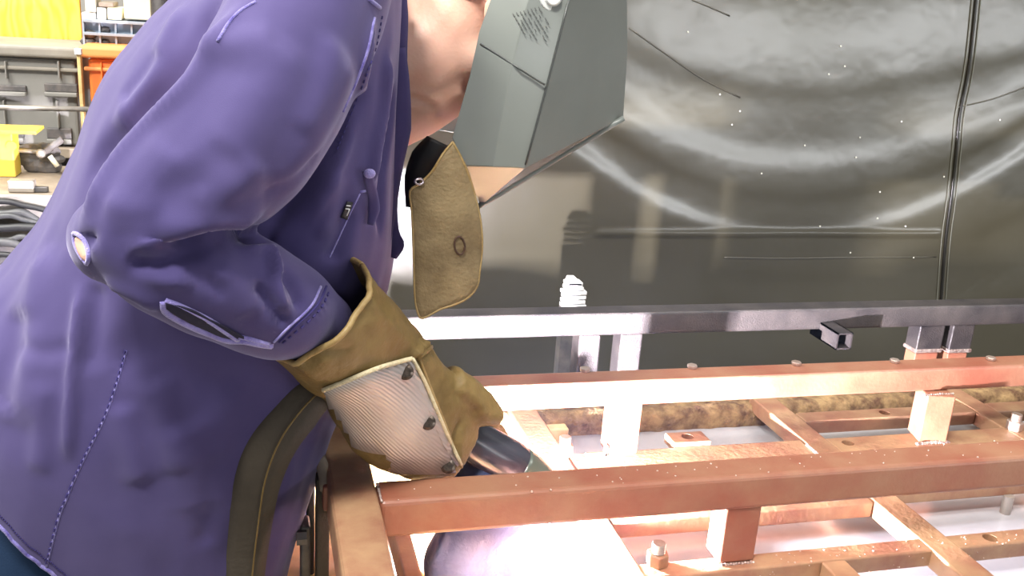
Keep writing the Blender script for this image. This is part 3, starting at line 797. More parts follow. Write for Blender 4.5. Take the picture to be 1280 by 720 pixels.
# eyes, hair
for s in (-1, 1):
    bm = bmesh.new(); ball_bm(bm, hp(0.079, 0.031 * s, 0.0), (0.012, 0.012, 0.012), 14)
    from_bm('eye', bm, M['white'], person, smooth=True)
M['hair'] = mat('brown_hair', (0.10, 0.05, 0.02), 0.6, 0, (0.2, 0.11, 0.05), 40, 0.6, 200, stretch=(1, 1, .2))
bm = bmesh.new(); ball_bm(bm, hp(-0.022, 0, 0.045), (0.1, 0.081, 0.096), 32, RH)
bmesh.ops.bisect_plane(bm, geom=bm.verts[:] + bm.edges[:] + bm.faces[:], plane_co=hp(0, 0, 0.03), plane_no=HR @ V((0.75, 0, -0.6)), clear_outer=True)
from_bm('hair', bm, M['hair'], person, smooth=True, solid=0.008)

# --- shirt
YC = 1.125
def T(l, r, d, y=YC): return (Y(*l, y), Y(*r, y), d)
bm = bmesh.new()
ring_bm(bm, [T((-95, 440), (335, 850), .17), T((-70, 412), (366, 670), .185), T((-40, 375), (412, 545), .19), T((2, 328), (445, 455), .19), T((52, 258), (474, 370), .19),
             T((90, 190), (490, 290), .195), T((125, 118), (496, 205), .2), T((172, 52), (496, 125), .2), T((226, -10), (497, 50), .2),
             T((290, -70), (495, -30), .19), T((360, -115), (480, -90), .13)], n=40, e=2.3)
# right upper sleeve
def A(l, r, d, y, y2=None): return (Y(*l, y), Y(*r, y2 or y), d)
ring_bm(bm, [A((330, -120), (500, -90), .06, 1.0), A((285, -20), (488, -20), .08, .95), A((246, 70), (462, 65), .085, .91), A((198, 140), (428, 150), .085, .885),
             A((150, 202), (386, 222), .08, .87), A((114, 250), (345, 268), .072, .86), A((93, 296), (300, 300), .060, .85)], n=30, e=2.2)
# forearm sleeve
ring_bm(bm, [A((180, 235), (104, 318), .055, .855), A((262, 268), (140, 356), .062, .855), A((318, 292), (200, 393), .06, .868), A((362, 322), (258, 414), .055, .885),
             A((396, 350), (305, 428), .048, .902), A((412, 368), (338, 432), .036, .918), A((434, 388), (368, 442), .032, .935)], n=26, e=2.1)
ball_bm(bm, Y(140, 300, .862), (0.032, 0.05, 0.036), 16)
# left arm (far side): upper arm along the trunk, forearm down to the rail
tube_bm(bm, [V(p) for p in catmull([(0.05, 1.27, 1.42), (0.02, 1.33, 1.28), (0.02, 1.33, 1.13), (0.11, 1.22, 1.015), (0.195, 1.125, 0.925)], 6)],
        list(np.interp(np.linspace(0, 1, 25), np.linspace(0, 1, 5), [.085, .08, .07, .052, .042])), 20)
sm = remeshed(bm, 0.0045, 7)
wobble(sm, 0.010, 6.0, 3.3, (1, 1, 0.6))
wobble(sm, 0.0025, 28.0, 9.0, (1, 1, 0.5))
st1 = [
    # armhole valley between back and sleeve, and the bright edge of the sleeve
    ([(292, -10), (262, 20), (240, 65), (214, 105), (172, 148), (136, 190), (108, 240)], .013, -.011),
    ([(322, -5), (290, 24), (265, 58), (240, 98), (194, 148), (152, 195), (120, 245), (97, 292)], .009, .008),
    ([(232, 0), (212, 45), (190, 95), (165, 130), (142, 175)], .013, .007),
    ([(205, 60), (180, 95), (150, 130)], .012, -.005),
    ([(300, 60), (270, 110), (235, 160), (205, 200)], .022, -.004),
    ([(360, 40), (330, 110), (290, 180), (240, 240)], .028, .006),
    ([(440, 60), (415, 130), (380, 190), (340, 250)], .020, .006),
    ([(458, 95), (428, 165), (388, 225), (348, 272), (318, 292)], .009, -.018),
    # elbow crook
    ([(345, 300), (300, 291), (255, 290), (222, 298), (206, 310)], .007, -.017),
    ([(330, 270), (280, 272), (230, 282), (190, 300), (150, 312)], .014, .012),
    ([(158, 322), (190, 330), (230, 318), (262, 306)], .009, -.010),
    # forearm folds
    ([(296, 302), (312, 312), (332, 314), (342, 340), (350, 375), (364, 402)], .005, .008),
    ([(332, 306), (345, 330), (352, 350)], .006, .006),
    ([(316, 352), (338, 378), (352, 396), (362, 406)], .005, -.008),
    ([(345, 335), (362, 352), (372, 372), (376, 388)], .007, -.007),
    ([(270, 330), (300, 360), (310, 400)], .012, .004),
    ([(130, 350), (180, 375), (200, 392)], .008, .005),
    # back / trunk
    ([(104, 345), (98, 400), (92, 460), (88, 520), (84, 585)], .007, .008),
    ([(122, 350), (118, 400), (112, 470)], .010, -.006),
    ([(60, 300), (45, 380), (35, 460), (20, 540)], .022, .010),
    ([(30, 380), (15, 450), (0, 520)], .02, -.008),
    ([(150, 500), (165, 560), (180, 610)], .014, .006),
    ([(135, 470), (180, 440), (240, 470), (300, 500)], .025, -.008),
    ([(230, 520), (250, 580), (255, 650)], .025, .006),
    # small creases in the worn cotton
    ([(20, 430), (60, 440), (95, 430)], .009, -.003), ([(175, 330), (205, 350), (245, 352)], .007, .004), ([(225, 335), (262, 352), (285, 372)], .006, -.004),
    ([(250, 70), (300, 50), (350, 45)], .014, .004), ([(330, 200), (290, 235), (240, 258)], .012, .005), ([(400, 190), (360, 225), (320, 245)], .009, -.004),
    ([(190, 250), (240, 225), (290, 180)], .014, -.004), ([(130, 250), (160, 262), (200, 262)], .010, .003), ([(420, 40), (400, 110), (370, 170)], .012, .004),
    ([(190, 470), (215, 540), (222, 600)], .016, .005), ([(270, 560), (262, 620), (255, 690)], .012, -.004), ([(60, 470), (52, 540), (48, 600)], .012, .005), ([(398, 300), (412, 260), (425, 215)], .008, .004),
    # chest folds
    ([(470, 10), (455, 80), (440, 150), (415, 220), (380, 290)], .008, .007),
    ([(485, 60), (478, 130), (468, 190), (462, 240)], .007, .009),
    ([(494, 100), (488, 160), (478, 220), (475, 300)], .006, -.010),
    ([(440, 260), (425, 300), (410, 330)], .010, -.006),
]
sculpt(sm, [st1])
# cut the neck opening and hide the inner part: keep as a closed garment
shirt = link_mesh('shirt', sm, M['shirt'], person, True); tag(shirt, 'faded purple-blue long-sleeved work shirt with worn seams')
sb = bvh_of(sm)
def on_shirt(px, py, off=0.0015): return hit(sb, px, py, off)
def seam_line(name, poly, r, mt, off=0.001, parent=shirt, step=4):
    pts = [on_shirt(*q, off) for q in dense(smooth2(poly, 5) if len(poly) > 2 else poly, step)]
    pts = [p for p in pts if p is not None]
    if len(pts) < 2: return
    # split at depth jumps
    run = [pts[0]]
    for p in pts[1:]:
        if (p - run[-1]).length > 0.03:
            if len(run) > 2: tube(name, run, r, mt, parent, 6)
            run = [p]
        else: run.append(p)
    if len(run) > 2: tube(name, run, r, mt, parent, 6)
def stitches(poly, mt, off=0.0015, gap=5.2, r=0.0008):
    pts = [on_shirt(*q, off) for q in dense(smooth2(poly, 5) if len(poly) > 2 else poly, gap / 2)]
    bm = bmesh.new()
    for i in range(0, len(pts) - 1, 2):
        a, b = pts[i], pts[i + 1]
        if a is None or b is None or (a - b).length > 0.01: continue
        tube_bm(bm, [a, b], r, 5)
    o = from_bm('stitching', bm, mt, shirt); o['kind'] = 'stuff'
side = [(158, 438), (146, 480), (131, 522), (112, 560), (95, 595), (84, 622), (74, 646)]
hem_px = []
for px in range(-20, 330, 6):
    last = None
    for py in range(520, 800, 2):
        if on_shirt(px, py) is not None: last = py
    if last and last < 790: hem_px.append((px, last))
if len(hem_px) > 4:
    seam_line('hem_edge', [(x, y - 3) for x, y in hem_px], 0.0026, M['shirt_seam'], -0.0005)
    stitches([(x + 1, y - 14) for x, y in hem_px], M['stitch'], gap=6, r=0.0009)
    side += [(x, y - 5) for x, y in hem_px if 58 <= x <= 64][:1]
seam_line('side_seam', side, 0.0012, M['shirt_seam'], -0.0002)
stitches([(x - 2, y) for x, y in side], M['stitch'], gap=7, r=0.0010)
hem = [(-40, 560), (0, 596), (20, 622), (45, 642), (70, 660), (90, 686), (120, 704), (160, 722), (210, 740)]
# cuff stitching
for d_ in (0, 7):
    seam_line('cuff_seam', [(401 + d_, 358), (392 + d_, 378), (380 + d_, 392), (362 + d_, 408), (342 + d_, 428)], 0.0013, M['shirt_worn'] if d_ == 0 else M['stitch'], 0.0005)
stitches([(411, 366), (402, 384), (388, 400), (368, 417), (350, 432)], M['stitch'], gap=6, r=0.0011)
# sleeve placket: dark slit with frayed edges
top = [(203, 374), (222, 376), (244, 386), (262, 396), (282, 407), (300, 417), (325, 424)]
bot = [(203, 374), (201, 384), (216, 394), (236, 406), (256, 414), (276, 424), (298, 427), (325, 424)]
def patch(name, outline_top, outline_bot, mt, off, parent, bvh=None):
    bvh = bvh or sb
    T_ = smooth2(outline_top, 5); B_ = smooth2(outline_bot, 5); n = 26
    ti = [T_[round(i * (len(T_) - 1) / n)] for i in range(n + 1)]; bi = [B_[round(i * (len(B_) - 1) / n)] for i in range(n + 1)]
    bm = bmesh.new(); rows = []
    for a, b in zip(ti, bi):
        row = []
        for k in range(7):
            t = k / 6; q = hit(bvh, a[0] + (b[0] - a[0]) * t, a[1] + (b[1] - a[1]) * t, off)
            row.append(bm.verts.new(q) if q is not None else None)
        rows.append(row)
    for r0, r1 in zip(rows, rows[1:]):
        for k in range(6):
            vs = [r0[k], r1[k], r1[k + 1], r0[k + 1]]
            if None in vs: continue
            if max((vs[i].co - vs[(i + 1) % 4].co).length for i in range(4)) > .05: continue
            if (vs[0].co - vs[3].co).length < 1e-6 or (vs[1].co - vs[2].co).length < 1e-6: continue
            try: bm.faces.new(vs)
            except ValueError: pass
    bmesh.ops.remove_doubles(bm, verts=bm.verts, dist=1e-5)
    return from_bm(name, bm, mt, parent, smooth=True, solid=0.001)
M['slit'] = mat('slit_shade_paint', (0.012, 0.01, 0.03), 0.95)  # shade inside the open slit, laid on as a dark patch
patch('cuff_slit_shade', [(207, 378), (240, 387), (262, 399), (285, 410), (305, 421)], [(208, 386), (232, 401), (256, 412), (280, 422), (305, 424)], M['slit'], 0.003, shirt)
seam_line('slit_edge', [(298, 424), (280, 412), (262, 400), (240, 389), (220, 380), (206, 375)], 0.0035, M['shirt_worn'], -0.001)
seam_line('slit_edge', [(204, 376), (206, 388), (222, 399), (242, 409), (262, 417), (284, 425), (305, 426), (325, 430), (340, 432)], 0.0035, M['shirt_worn'], -0.001)
seam_line('slit_edge', [(298, 420), (315, 424), (336, 430)], 0.003, M['shirt_worn'], -0.0005)
# elbow hole
o = patch('elbow_hole', [(96, 296), (102, 300), (108, 312), (109, 322)], [(94, 298), (95, 308), (101, 322), (108, 326)], M['skin'], 0.0025, shirt); tag(o, 'bare skin showing through the torn elbow')
seam_line('frayed_edge', [(92, 292), (97, 293), (104, 299), (109, 309), (111, 322), (108, 330)], 0.0022, M['shirt_worn'], 0.001, step=2)
seam_line('frayed_edge', [(92, 293), (93, 304), (97, 314), (103, 324), (108, 329)], 0.0018, M['shirt_worn'], 0.001, step=2)
# armhole, pocket flap, placket
seam_line('armhole_seam', [(468, 22), (460, 62), (446, 100), (428, 140)], 0.0016, M['shirt_seam'], 0.0)
stitches([(478, 20), (470, 60), (456, 100), (440, 140), (420, 190)], M['stitch'], gap=7)
seam_line('yoke_seam', [(460, -2), (475, 10)], 0.002, M['shirt_seam'], 0.0)
seam_line('yoke_seam', [(320, 2), (300, 14), (285, 30), (272, 52)], 0.0016, M['shirt_seam'], 0.0)
seam_line('pocket_seam', [(450, 242), (437, 268), (424, 296), (412, 322)], 0.0009, M['shirt_worn'], 0.0)
seam_line('pocket_seam', [(450, 240), (462, 238)], 0.0014, M['shirt_seam'], 0.0)
o = patch('logo_tag', [(434, 252), (441, 253)], [(426, 272), (434, 275)], M['black'], 0.003, shirt); tag(o, 'small black tag with white mark')
for q0, q1 in (((433, 257), (438, 257.5)), ((432, 261), (437, 261.5)), ((437, 261.5), (433.5, 269.5))):
    tube('tag_mark', [on_shirt(*q0, .0045), on_shirt(*q1, .0045)], 0.0006, M['white'], o, 6)
# pocket flap loops
def ribbon(name, pts, wid, mt, parent, thick=0.002, n=6, axis=None):
    P_ = [V(p) for p in catmull(pts, n)]; Wd = list(np.interp(np.linspace(0, 1, len(P_)), np.linspace(0, 1, len(wid)), wid))
    bm = bmesh.new(); rows = []
    for i, p in enumerate(P_):
        d = (P_[min(i + 1, len(P_) - 1)] - P_[max(i - 1, 0)]).normalized()
        vw = (p - CAMP).normalized() if axis is None else V(axis)
        s = d.cross(vw).normalized()
        rows.append([bm.verts.new(p + s * Wd[i] * t - vw * 0.5 * Wd[i] * (1 - t * t) * .5) for t in (-1, -.5, 0, .5, 1)])
    for a, b in zip(rows, rows[1:]):
        for k in range(4): bm.faces.new((a[k], b[k], b[k + 1], a[k + 1]))
    return from_bm(name, bm, mt, parent, smooth=True, solid=thick)
def near(px, py, off, y): return on_shirt(px, py, off) or Y(px, py, y)
fl = ribbon('pocket_flap', [near(459, 213, .012, 1.0), near(461, 225, .014, 1.0), near(466, 245, .012, 1.0), near(467, 262, .012, 1.0), near(463, 281, .010, 1.0)], [.005, .005, .005, .006, .003], M['shirt'], shirt)
bm = bmesh.new(); q = near(462, 217, .016, 1.0); ball_bm(bm, q, (.006, .004, .005), 12); from_bm('button', bm, M['shirt_worn'], shirt, smooth=True)
ribbon('front_placket', [Y(497, 60, 1.03), Y(500, 110, 1.03), Y(497, 160, 1.03), Y(489, 210, 1.03), Y(485, 260, 1.03), Y(484, 300, 1.03)], [.008, .010, .014, .012, .009, .004], M['shirt'], shirt, 0.003)
ribbon('front_edge', [Y(497, 225, 1.04), Y(492, 260, 1.04), Y(491, 290, 1.04), Y(496, 306, 1.04), Y(491, 322, 1.04)], [.002, .004, .007, .008, .004], M['shirt'], shirt, 0.003)
# collar
cl = [(Y(493, -40, 1.04), .010), (Y(495, 20, 1.04), .012), (Y(493, 70, 1.04), .013), (Y(496, 105, 1.05), .011), (Y(498, 128, 1.06), .006)]
ribbon('collar', [p for p, _ in cl], [x for _, x in cl], M['shirt'], shirt, 0.004)
seam_line('frayed_edge', [(499, 80), (500, 100), (503, 118)], 0.002, M['shirt_worn'], 0.002)
tube('frayed_edge', [Y(499, 92, 1.03), Y(502, 104, 1.03), Y(501, 114, 1.03), Y(504, 124, 1.03)], 0.0022, M['shirt_worn'], shirt, 6, 3)
# hem roll: follows the lower ring of the shirt
hp_pts = [on_shirt(*q, 0.0) for q in dense(smooth2(hem, 4), 5)]

# --- trousers and boots
bm = bmesh.new()
for s in (-1, 1):
    yy = 1.12 + 0.075 * s
    tube_bm(bm, [V(p) for p in catmull([(-0.19, 1.13 + .04 * s, 0.90), (-0.215, 1.13 + .055 * s, 0.77), (-0.17, yy + .02 * s, 0.50), (-0.19, yy + .045 * s, 0.10)], 6)],
            list(np.interp(np.linspace(0, 1, 19), [0, .35, .7, 1], [.105, .115, .09, .07])), 22)
tm = remeshed(bm, 0.008, 5); wobble(tm, 0.008, 9, 1.0)
tr = link_mesh('trousers', tm, M['trouser'], person, True); tag(tr, 'dark teal work trousers')
tube('rag', [Y(96, 680, 1.0), Y(88, 697, 1.0), Y(80, 716, 1.0)], [.003, .007, .004], M['white'], tr, 8, 3)
for s in (-1, 1):
    bm = bmesh.new(); yy = 1.12 + 0.12 * s
    ring_bm(bm, [(V((-0.26, yy, 0.20)), V((-0.13, yy, 0.20)), .055), (V((-0.27, yy, 0.10)), V((-0.11, yy, 0.11)), .055), (V((-0.27, yy, 0.0)), V((-0.09, yy, 0.04)), .05)], n=20)
    ball_bm(bm, (-0.09, yy, 0.045), (0.11, 0.05, 0.043), 16)
    bmesh.ops.bisect_plane(bm, geom=bm.verts[:] + bm.edges[:] + bm.faces[:], plane_co=(0, 0, 0.002), plane_no=(0, 0, -1), clear_outer=True)
    from_bm('boot', bm, M['black'], person, smooth=True)

# --- helmet
HN, HF = 1.04, 1.30
hv = {}
def hvx(n, px, py, y): hv[n] = Y(px, py, y)
hvx('e0', 632, -50, 1.0); hvx('e1', 600, 40, 1.0); hvx('e2', 588, 95, 1.0); hvx('e3', 566, 172, 1.0); hvx('e4', 580, 206, 0.998)
hvx('r0', 738, -110, 0.945); hvx('r1', 711, 0, 0.945); hvx('r2', 684, 105, 0.945); hvx('r3', 656, 209, 0.948)
hvx('f0', 772, -110, 1.06); hvx('f1', 782, -20, 1.06); hvx('f2', 783, 65, 1.06); hvx('f3', 778, 146, 1.06)
hvx('k0', 600, 256, 1.055)
shell_bm = bmesh.new()
def mir(p):   # mirror about the helmet's own median plane
    return p
order = ['e0', 'e1', 'e2', 'e3', 'e4', 'r0', 'r1', 'r2', 'r3', 'f0', 'f1', 'f2', 'f3', 'k0']
VB = {k: shell_bm.verts.new(hv[k]) for k in order}
# far side : the median plane passes through the face front line; far side set back in y
far = {}
for k, (dx, dy, dz) in {'r0': (0.01, 0.25, -0.02), 'r1': (0.01, 0.25, -0.02), 'r2': (0.01, 0.25, -0.02), 'r3': (0.03, 0.23, -0.01),
                        'e0': (0.02, 0.20, -0.02), 'e1': (0.02, 0.20, -0.02), 'e3': (0.02, 0.19, -0.02), 'f0': (-0.01, 0.10, 0), 'f2': (-0.01, 0.10, 0), 'f3': (-0.02, 0.09, 0), 'f1': (-0.01, 0.10, 0)}.items():
    far[k] = shell_bm.verts.new(hv[k] + V((dx, dy, dz)))
top_c = shell_bm.verts.new(Y(650, -200, 1.095)); top_b = shell_bm.verts.new(Y(600, -150, 1.08))
F_ = lambda *v: shell_bm.faces.new(v)
MV = {k: shell_bm.verts.new(Y(*v)) for k, v in {'m0': (688, -82, .958), 'm1': (655, 20, .954), 'm2': (636, 101, .952), 'm3': (617, 208, .958)}.items()}
F_(VB['e0'], VB['e1'], MV['m1'], MV['m0']); F_(VB['e1'], VB['e2'], MV['m2'], MV['m1']); F_(VB['e2'], VB['e3'], VB['e4'], MV['m3'], MV['m2'])
F_(MV['m0'], MV['m1'], VB['r1'], VB['r0']); F_(MV['m1'], MV['m2'], VB['r2'], VB['r1']); F_(MV['m2'], MV['m3'], VB['r3'], VB['r2'])
F_(VB['r0'], VB['r1'], VB['f1'], VB['f0']); F_(VB['r1'], VB['r2'], VB['f2'], VB['f1']); F_(VB['r2'], VB['r3'], VB['f3'], VB['f2'])
F_(VB['e4'], VB['k0'], VB['r3'], MV['m3']); F_(VB['r3'], VB['k0'], VB['f3'])
F_(VB['f0'], VB['f1'], far['f1'], far['f0']); F_(VB['f1'], VB['f2'], far['f2'], far['f1']); F_(VB['f2'], VB['f3'], far['f3'], far['f2'])
F_(far['f0'], far['f1'], far['r1'], far['r0']); F_(far['f1'], far['f2'], far['r2'], far['r1']); F_(far['f2'], far['f3'], far['r3'], far['r2'])
F_(VB['f3'], VB['k0'], far['r3'], far['f3'])
F_(far['r0'], far['r1'], far['e1'], far['e0']); F_(far['r1'], far['r2'], far['r3'], far['e3'], far['e1'])
F_(VB['e0'], MV['m0'], top_b); F_(MV['m0'], VB['r0'], top_c, top_b); F_(VB['r0'], VB['f0'], top_c); F_(VB['f0'], far['f0'], top_c); F_(far['f0'], far['r0'], top_c); F_(far['r0'], far['e0'], top_b, top_c)
helmet = from_bm('welding_helmet', shell_bm, M['shell'], person, solid=0.003, bevel=0.0035, seg=3)
for p in helmet.data.polygons: p.use_smooth = True
helmet.modifiers['b'].harden_normals = True
tag(helmet, 'faceted grey-green welding helmet lowered over the face')
rp = [Y(598, 258, 1.048), Y(640, 233, 1.043), Y(700, 196, 1.043), Y(779, 148, 1.048)]
tube('lower_lip', rp, 0.0035, M['shell'], helmet, 8, 4)
tube('shell_groove', [*[p for p in [Y(601, 55, .9935), Y(622, 68, .971), Y(645, 83, .9485), Y(662, 94, .9445), Y(681, 106, .9405)]]], 0.0011, M['shell_dark'], helmet, 6, 3)
tube('ridge_line', [Y(712, -4, .9425), Y(684, 105, .9425), Y(657, 206, .9455)], 0.0012, M['shell_dark'], helmet, 6, 3)
bm = bmesh.new(); q = Y(691, -3, .955); cyl_bm(bm, q + V((0, 0.02, 0)), q - V((0.002, 0.008, 0)), 0.016, 0.013, 24)
cyl_bm(bm, q - V((0.002, 0.008, 0)), q - V((0.003, 0.013, 0)), 0.009, 0.007, 20)
from_bm('knob', bm, M['clear'], helmet, smooth=False, bevel=.001)
hbm = bmesh.new(); hbm.from_mesh(helmet.data); hb = BVHTree.FromBMesh(hbm); hbm.free()
# print: block of faint slanted lines of illegible lettering
bm = bmesh.new()
for k in range(8):
    x0_, y0_ = 641 + k * 4.6 , 17 - k * 1.2
    ln = [30, 36, 40, 44, 46, 40, 34, 26][k]
    for j in range(int(ln / 5)):
        if rnd.random() < 0.12: continue
        qa = hit(hb, x0_ + j * 3.2 * .85, y0_ + j * 4.6, .0035); qb = hit(hb, x0_ + (j + .8) * 3.2 * .85, y0_ + (j + .8) * 4.6, .0035)
        if qa and qb: tube_bm(bm, [qa, qb], 0.0006, 4)
o = from_bm('printed_text', bm, M['print'], helmet); o['kind'] = 'stuff'; o['label'] = 'block of tiny faded illegible print'
# black ribbon filling the dark gap behind the bib
ribbon('bib_gap_fill', [Y(551, 178, 1.07), Y(541, 200, 1.07), Y(533, 225, 1.07), Y(530, 260, 1.07)], [.016, .024, .024, .02], M['black'], person, 0.006)

# --- leather bib hanging from the helmet
out = [(566, 176), (575, 192), (585, 214), (593, 240), (600, 268), (603, 292), (603, 315), (600, 340), (597, 358), (585, 373), (568, 382), (550, 388), (528, 399),
       (521, 390), (518, 370), (517, 335), (516, 300), (514, 262), (512, 238), (524, 229), (540, 213), (553, 192)]
bm = bmesh.new()
def bib_p(px, py):
    t = (px - 512) / 92.0
    return Y(px, py, 0.985 + 0.03 * (t - .55) ** 2 + 0.004 * noise.noise(V((px * .03, py * .03, 0))))
cen = (558, 295)
ringsb = []
so = [tuple(p) for p in dense(smooth2(out + [out[0]], 3), 7)][:-1]
nR = 9
for k in range(nR):
    s_ = 1 - k / nR
    ringsb.append([bm.verts.new(bib_p(cen[0] + (x - cen[0]) * s_, cen[1] + (y - cen[1]) * s_)) for x, y in so])
cv = bm.verts.new(bib_p(*cen))
for a, b in zip(ringsb, ringsb[1:]):
    for k in range(len(so)): bm.faces.new((a[k], a[(k + 1) % len(so)], b[(k + 1) % len(so)], b[k]))
for k in range(len(so)): bm.faces.new((ringsb[-1][k], ringsb[-1][(k + 1) % len(so)], cv))
bib = from_bm('leather_bib', bm, M['suede'], person, smooth=True, solid=0.0035); tag(bib, 'tan suede throat bib with a dark O mark')
bmm = bmesh.new(); bmm.from_mesh(bib.data); bb = BVHTree.FromBMesh(bmm); bmm.free()
tube('o_mark', [hit(bb, 574.5 + 6.5 * math.cos(a), 307 + 11 * math.sin(a) + 1.5 * math.cos(a), .0028) for a in np.linspace(0, 2 * math.pi, 25)], 0.0011, M['ink'], bib, 6)
tube('eyelet', [Y(524 + 5 * math.cos(a), 227 + 3.5 * math.sin(a), .985) for a in np.linspace(0, 2 * math.pi, 17)], 0.0014, M['nozzle'], bib, 6)
edge = [hit(bb, x - .0, y, .001) or bib_p(x, y) for x, y in [(cen[0] + (x - cen[0]) * .985, cen[1] + (y - cen[1]) * .985) for x, y in so]]
tube('cut_edge', edge + [edge[0]], 0.0014, M['leather_edge'], bib, 5)

# --- right gauntlet
glove = empty('glove', (0.06, 0.9, 1.18)); glove.parent = person
glove.location = V((0.06, 0.9, 1.18)) - V(person.location)
tag(glove, 'olive-brown leather gauntlet with silver back pad on the right hand')
def gpath(o):  # parent with correct inverse
    return o
bm = bmesh.new()
G = [A((436, 317), (334, 440), .070, .945, .925), A((452, 332), (352, 456), .068, .95, .93), A((478, 362), (378, 482), .058, .965, .945), A((505, 392), (402, 500), .047, .985, .962),
     A((532, 424), (424, 540), .041, .995, .975), A((556, 456), (462, 578), .038, 1.01, .99), A((580, 486), (512, 598), .034, 1.028, 1.015), A((594, 520), (545, 606), .028, 1.04, 1.03)]
ring_bm(bm, G, n=36, e=2.0, caps=True, sub=6)
# thumb along the top of the gun
tube_bm(bm, [V(p) for p in catmull([Y(556, 486, 1.02), Y(583, 498, 1.03), Y(606, 512, 1.03), Y(625, 523, 1.03)], 5)], list(np.interp(np.linspace(0, 1, 16), [0, .4, .8, 1], [.030, .0225, .0155, .009])), 16)
# four fingers rooted in the palm, curling behind and below the gun
for k, (bx, by, off) in enumerate(((600, 528, 0), (592, 548, .004), (582, 566, .008), (570, 582, .01))):
    y0_ = 1.055
    pts = [Y(bx - 20, by - 12, y0_ - .012), Y(bx, by, y0_ + .012), Y(bx + 24, by + 22, y0_ + .045), Y(bx + 34, by + 52 - k * 4, y0_ + .045), Y(bx + 26 - k * 4, by + 82 - 10 * k, y0_ + .012)]
    if k == 0: pts[3], pts[4] = Y(634, 612, 1.075), Y(613, 657, 1.03)
    tube_bm(bm, [V(p) for p in catmull(pts, 5)], list(np.interp(np.linspace(0, 1, 21), [0, .3, .8, 1], [.017, .0145, .0125, .009])), 14)
gm = remeshed(bm, 0.0035, 5)
wobble(gm, 0.004, 18, 5.0); wobble(gm, 0.0015, 60, 2.0)
sculpt(gm, [[([(438, 330), (462, 375), (490, 410), (520, 440), (545, 470)], .006, .004), ([(545, 420), (525, 436), (512, 446)], .004, .006), ([(552, 430), (532, 445), (518, 455)], .0035, -.005), ([(540, 412), (522, 425)], .003, -.004),
             ([(580, 520), (570, 545), (568, 575), (572, 590)], .006, -.006), ([(566, 490), (585, 505), (600, 520)], .005, -.004), ([(590, 490), (600, 505), (606, 522)], .004, .003),
             ([(400, 360), (445, 395), (470, 440)], .010, -.003), ([(375, 455), (410, 440), (450, 440)], .008, -.005), ([(360, 440), (385, 462), (400, 478)], .008, .004)]])
# hollow cuff: open the wide end and give the leather a thickness
gbm = bmesh.new(); gbm.from_mesh(gm)
c0 = (G[0][0] + G[0][1]) / 2; c1 = (G[2][0] + G[2][1]) / 2
axis_ = (c1 - c0).normalized()
bmesh.ops.bisect_plane(gbm, geom=gbm.verts[:] + gbm.edges[:] + gbm.faces[:], plane_co=c0 + axis_ * 0.006, plane_no=-axis_, clear_outer=True)
shell = from_bm('gauntlet', gbm, M['leather'], glove, smooth=True)
md = shell.modifiers.new('s', 'SOLIDIFY'); md.thickness = 0.003; md.offset = -1
gb = bvh_of(shell.data)
def on_glove(px, py, off=.001): return hit(gb, px, py, off)
# bound edge of the cuff
bt = bmesh.new(); bt.from_mesh(shell.data)
be = [e for e in bt.edges if e.is_boundary]
loop = []
if be:
    cur = be[0].verts[0]; seen = set(); loop = [cur.co.copy()]; e = be[0]
    while True:
        seen.add(e.index); nxt = e.other_vert(cur); loop.append(nxt.co.copy()); cur = nxt
        cand = [q for q in cur.link_edges if q.is_boundary and q.index not in seen]
        if not cand: break
        e = cand[0]
bt.free()
if len(loop) > 20: tube('binding', loop[::3] + [loop[0]], 0.0032, M['leather_edge'], glove, 8)
def gl_line(name, poly, r, mt, off=0.0):
    pts = [on_glove(*q, off) for q in dense(smooth2(poly, 5), 4)]; pts = [p for p in pts if p is not None]
    run = [pts[0]]
    for p in pts[1:]:
        if (p - run[-1]).length < .03: run.append(p)
    tube(name, run, r, mt, glove, 6)
gl_line('seam', [(440, 372), (455, 385), (482, 408), (508, 432), (516, 446)], 0.0016, M['leather_edge'])
gl_line('seam', [(446, 340), (452, 360), (446, 376), (434, 384)], 0.0014, M['leather_edge'])
gl_line('seam', [(524, 448), (540, 490), (556, 530), (572, 572), (580, 590)], 0.0020, M['leather_edge'])
gl_line('strap', [(548, 424), (536, 436), (522, 448)], 0.0032, M['leather'])
pad = patch('silver_pad', [(404, 487), (436, 474), (470, 460), (500, 451), (514, 449)], [(426, 560), (455, 581), (494, 591), (540, 593), (578, 590)], M['alu'], 0.004, glove, gb)
# right side of the pad runs down to the thumb joint
pad2 = patch('silver_pad', [(510, 449), (524, 470), (540, 505), (560, 548), (580, 588)], [(509, 450), (520, 475), (535, 512), (553, 555), (576, 590)], M['alu'], 0.004, glove, gb)
gl_line('pad_binding', [(404, 488), (436, 475), (470, 461), (500, 452), (516, 448)], 0.0028, M['thread'], .005)
gl_line('pad_binding', [(516, 449), (530, 475), (545, 510), (562, 550), (580, 588)], 0.0024, M['thread'], .005)
for (px, py) in ((507, 465), (535, 528), (560, 583)):
    q = on_glove(px, py, .005); 
    if q is None: q = Y(px, py, 1.0)
    d = V(ray(px, py)).normalized()
    bm = bmesh.new(); cyl_bm(bm, q + d * .004, q - d * .001, .0088, .0088, 22); cyl_bm(bm, q - d * .001, q - d * .0028, .0088, .0055, 22)
    from_bm('snap', bm, M['snap'], glove, smooth=False, bevel=.0006)

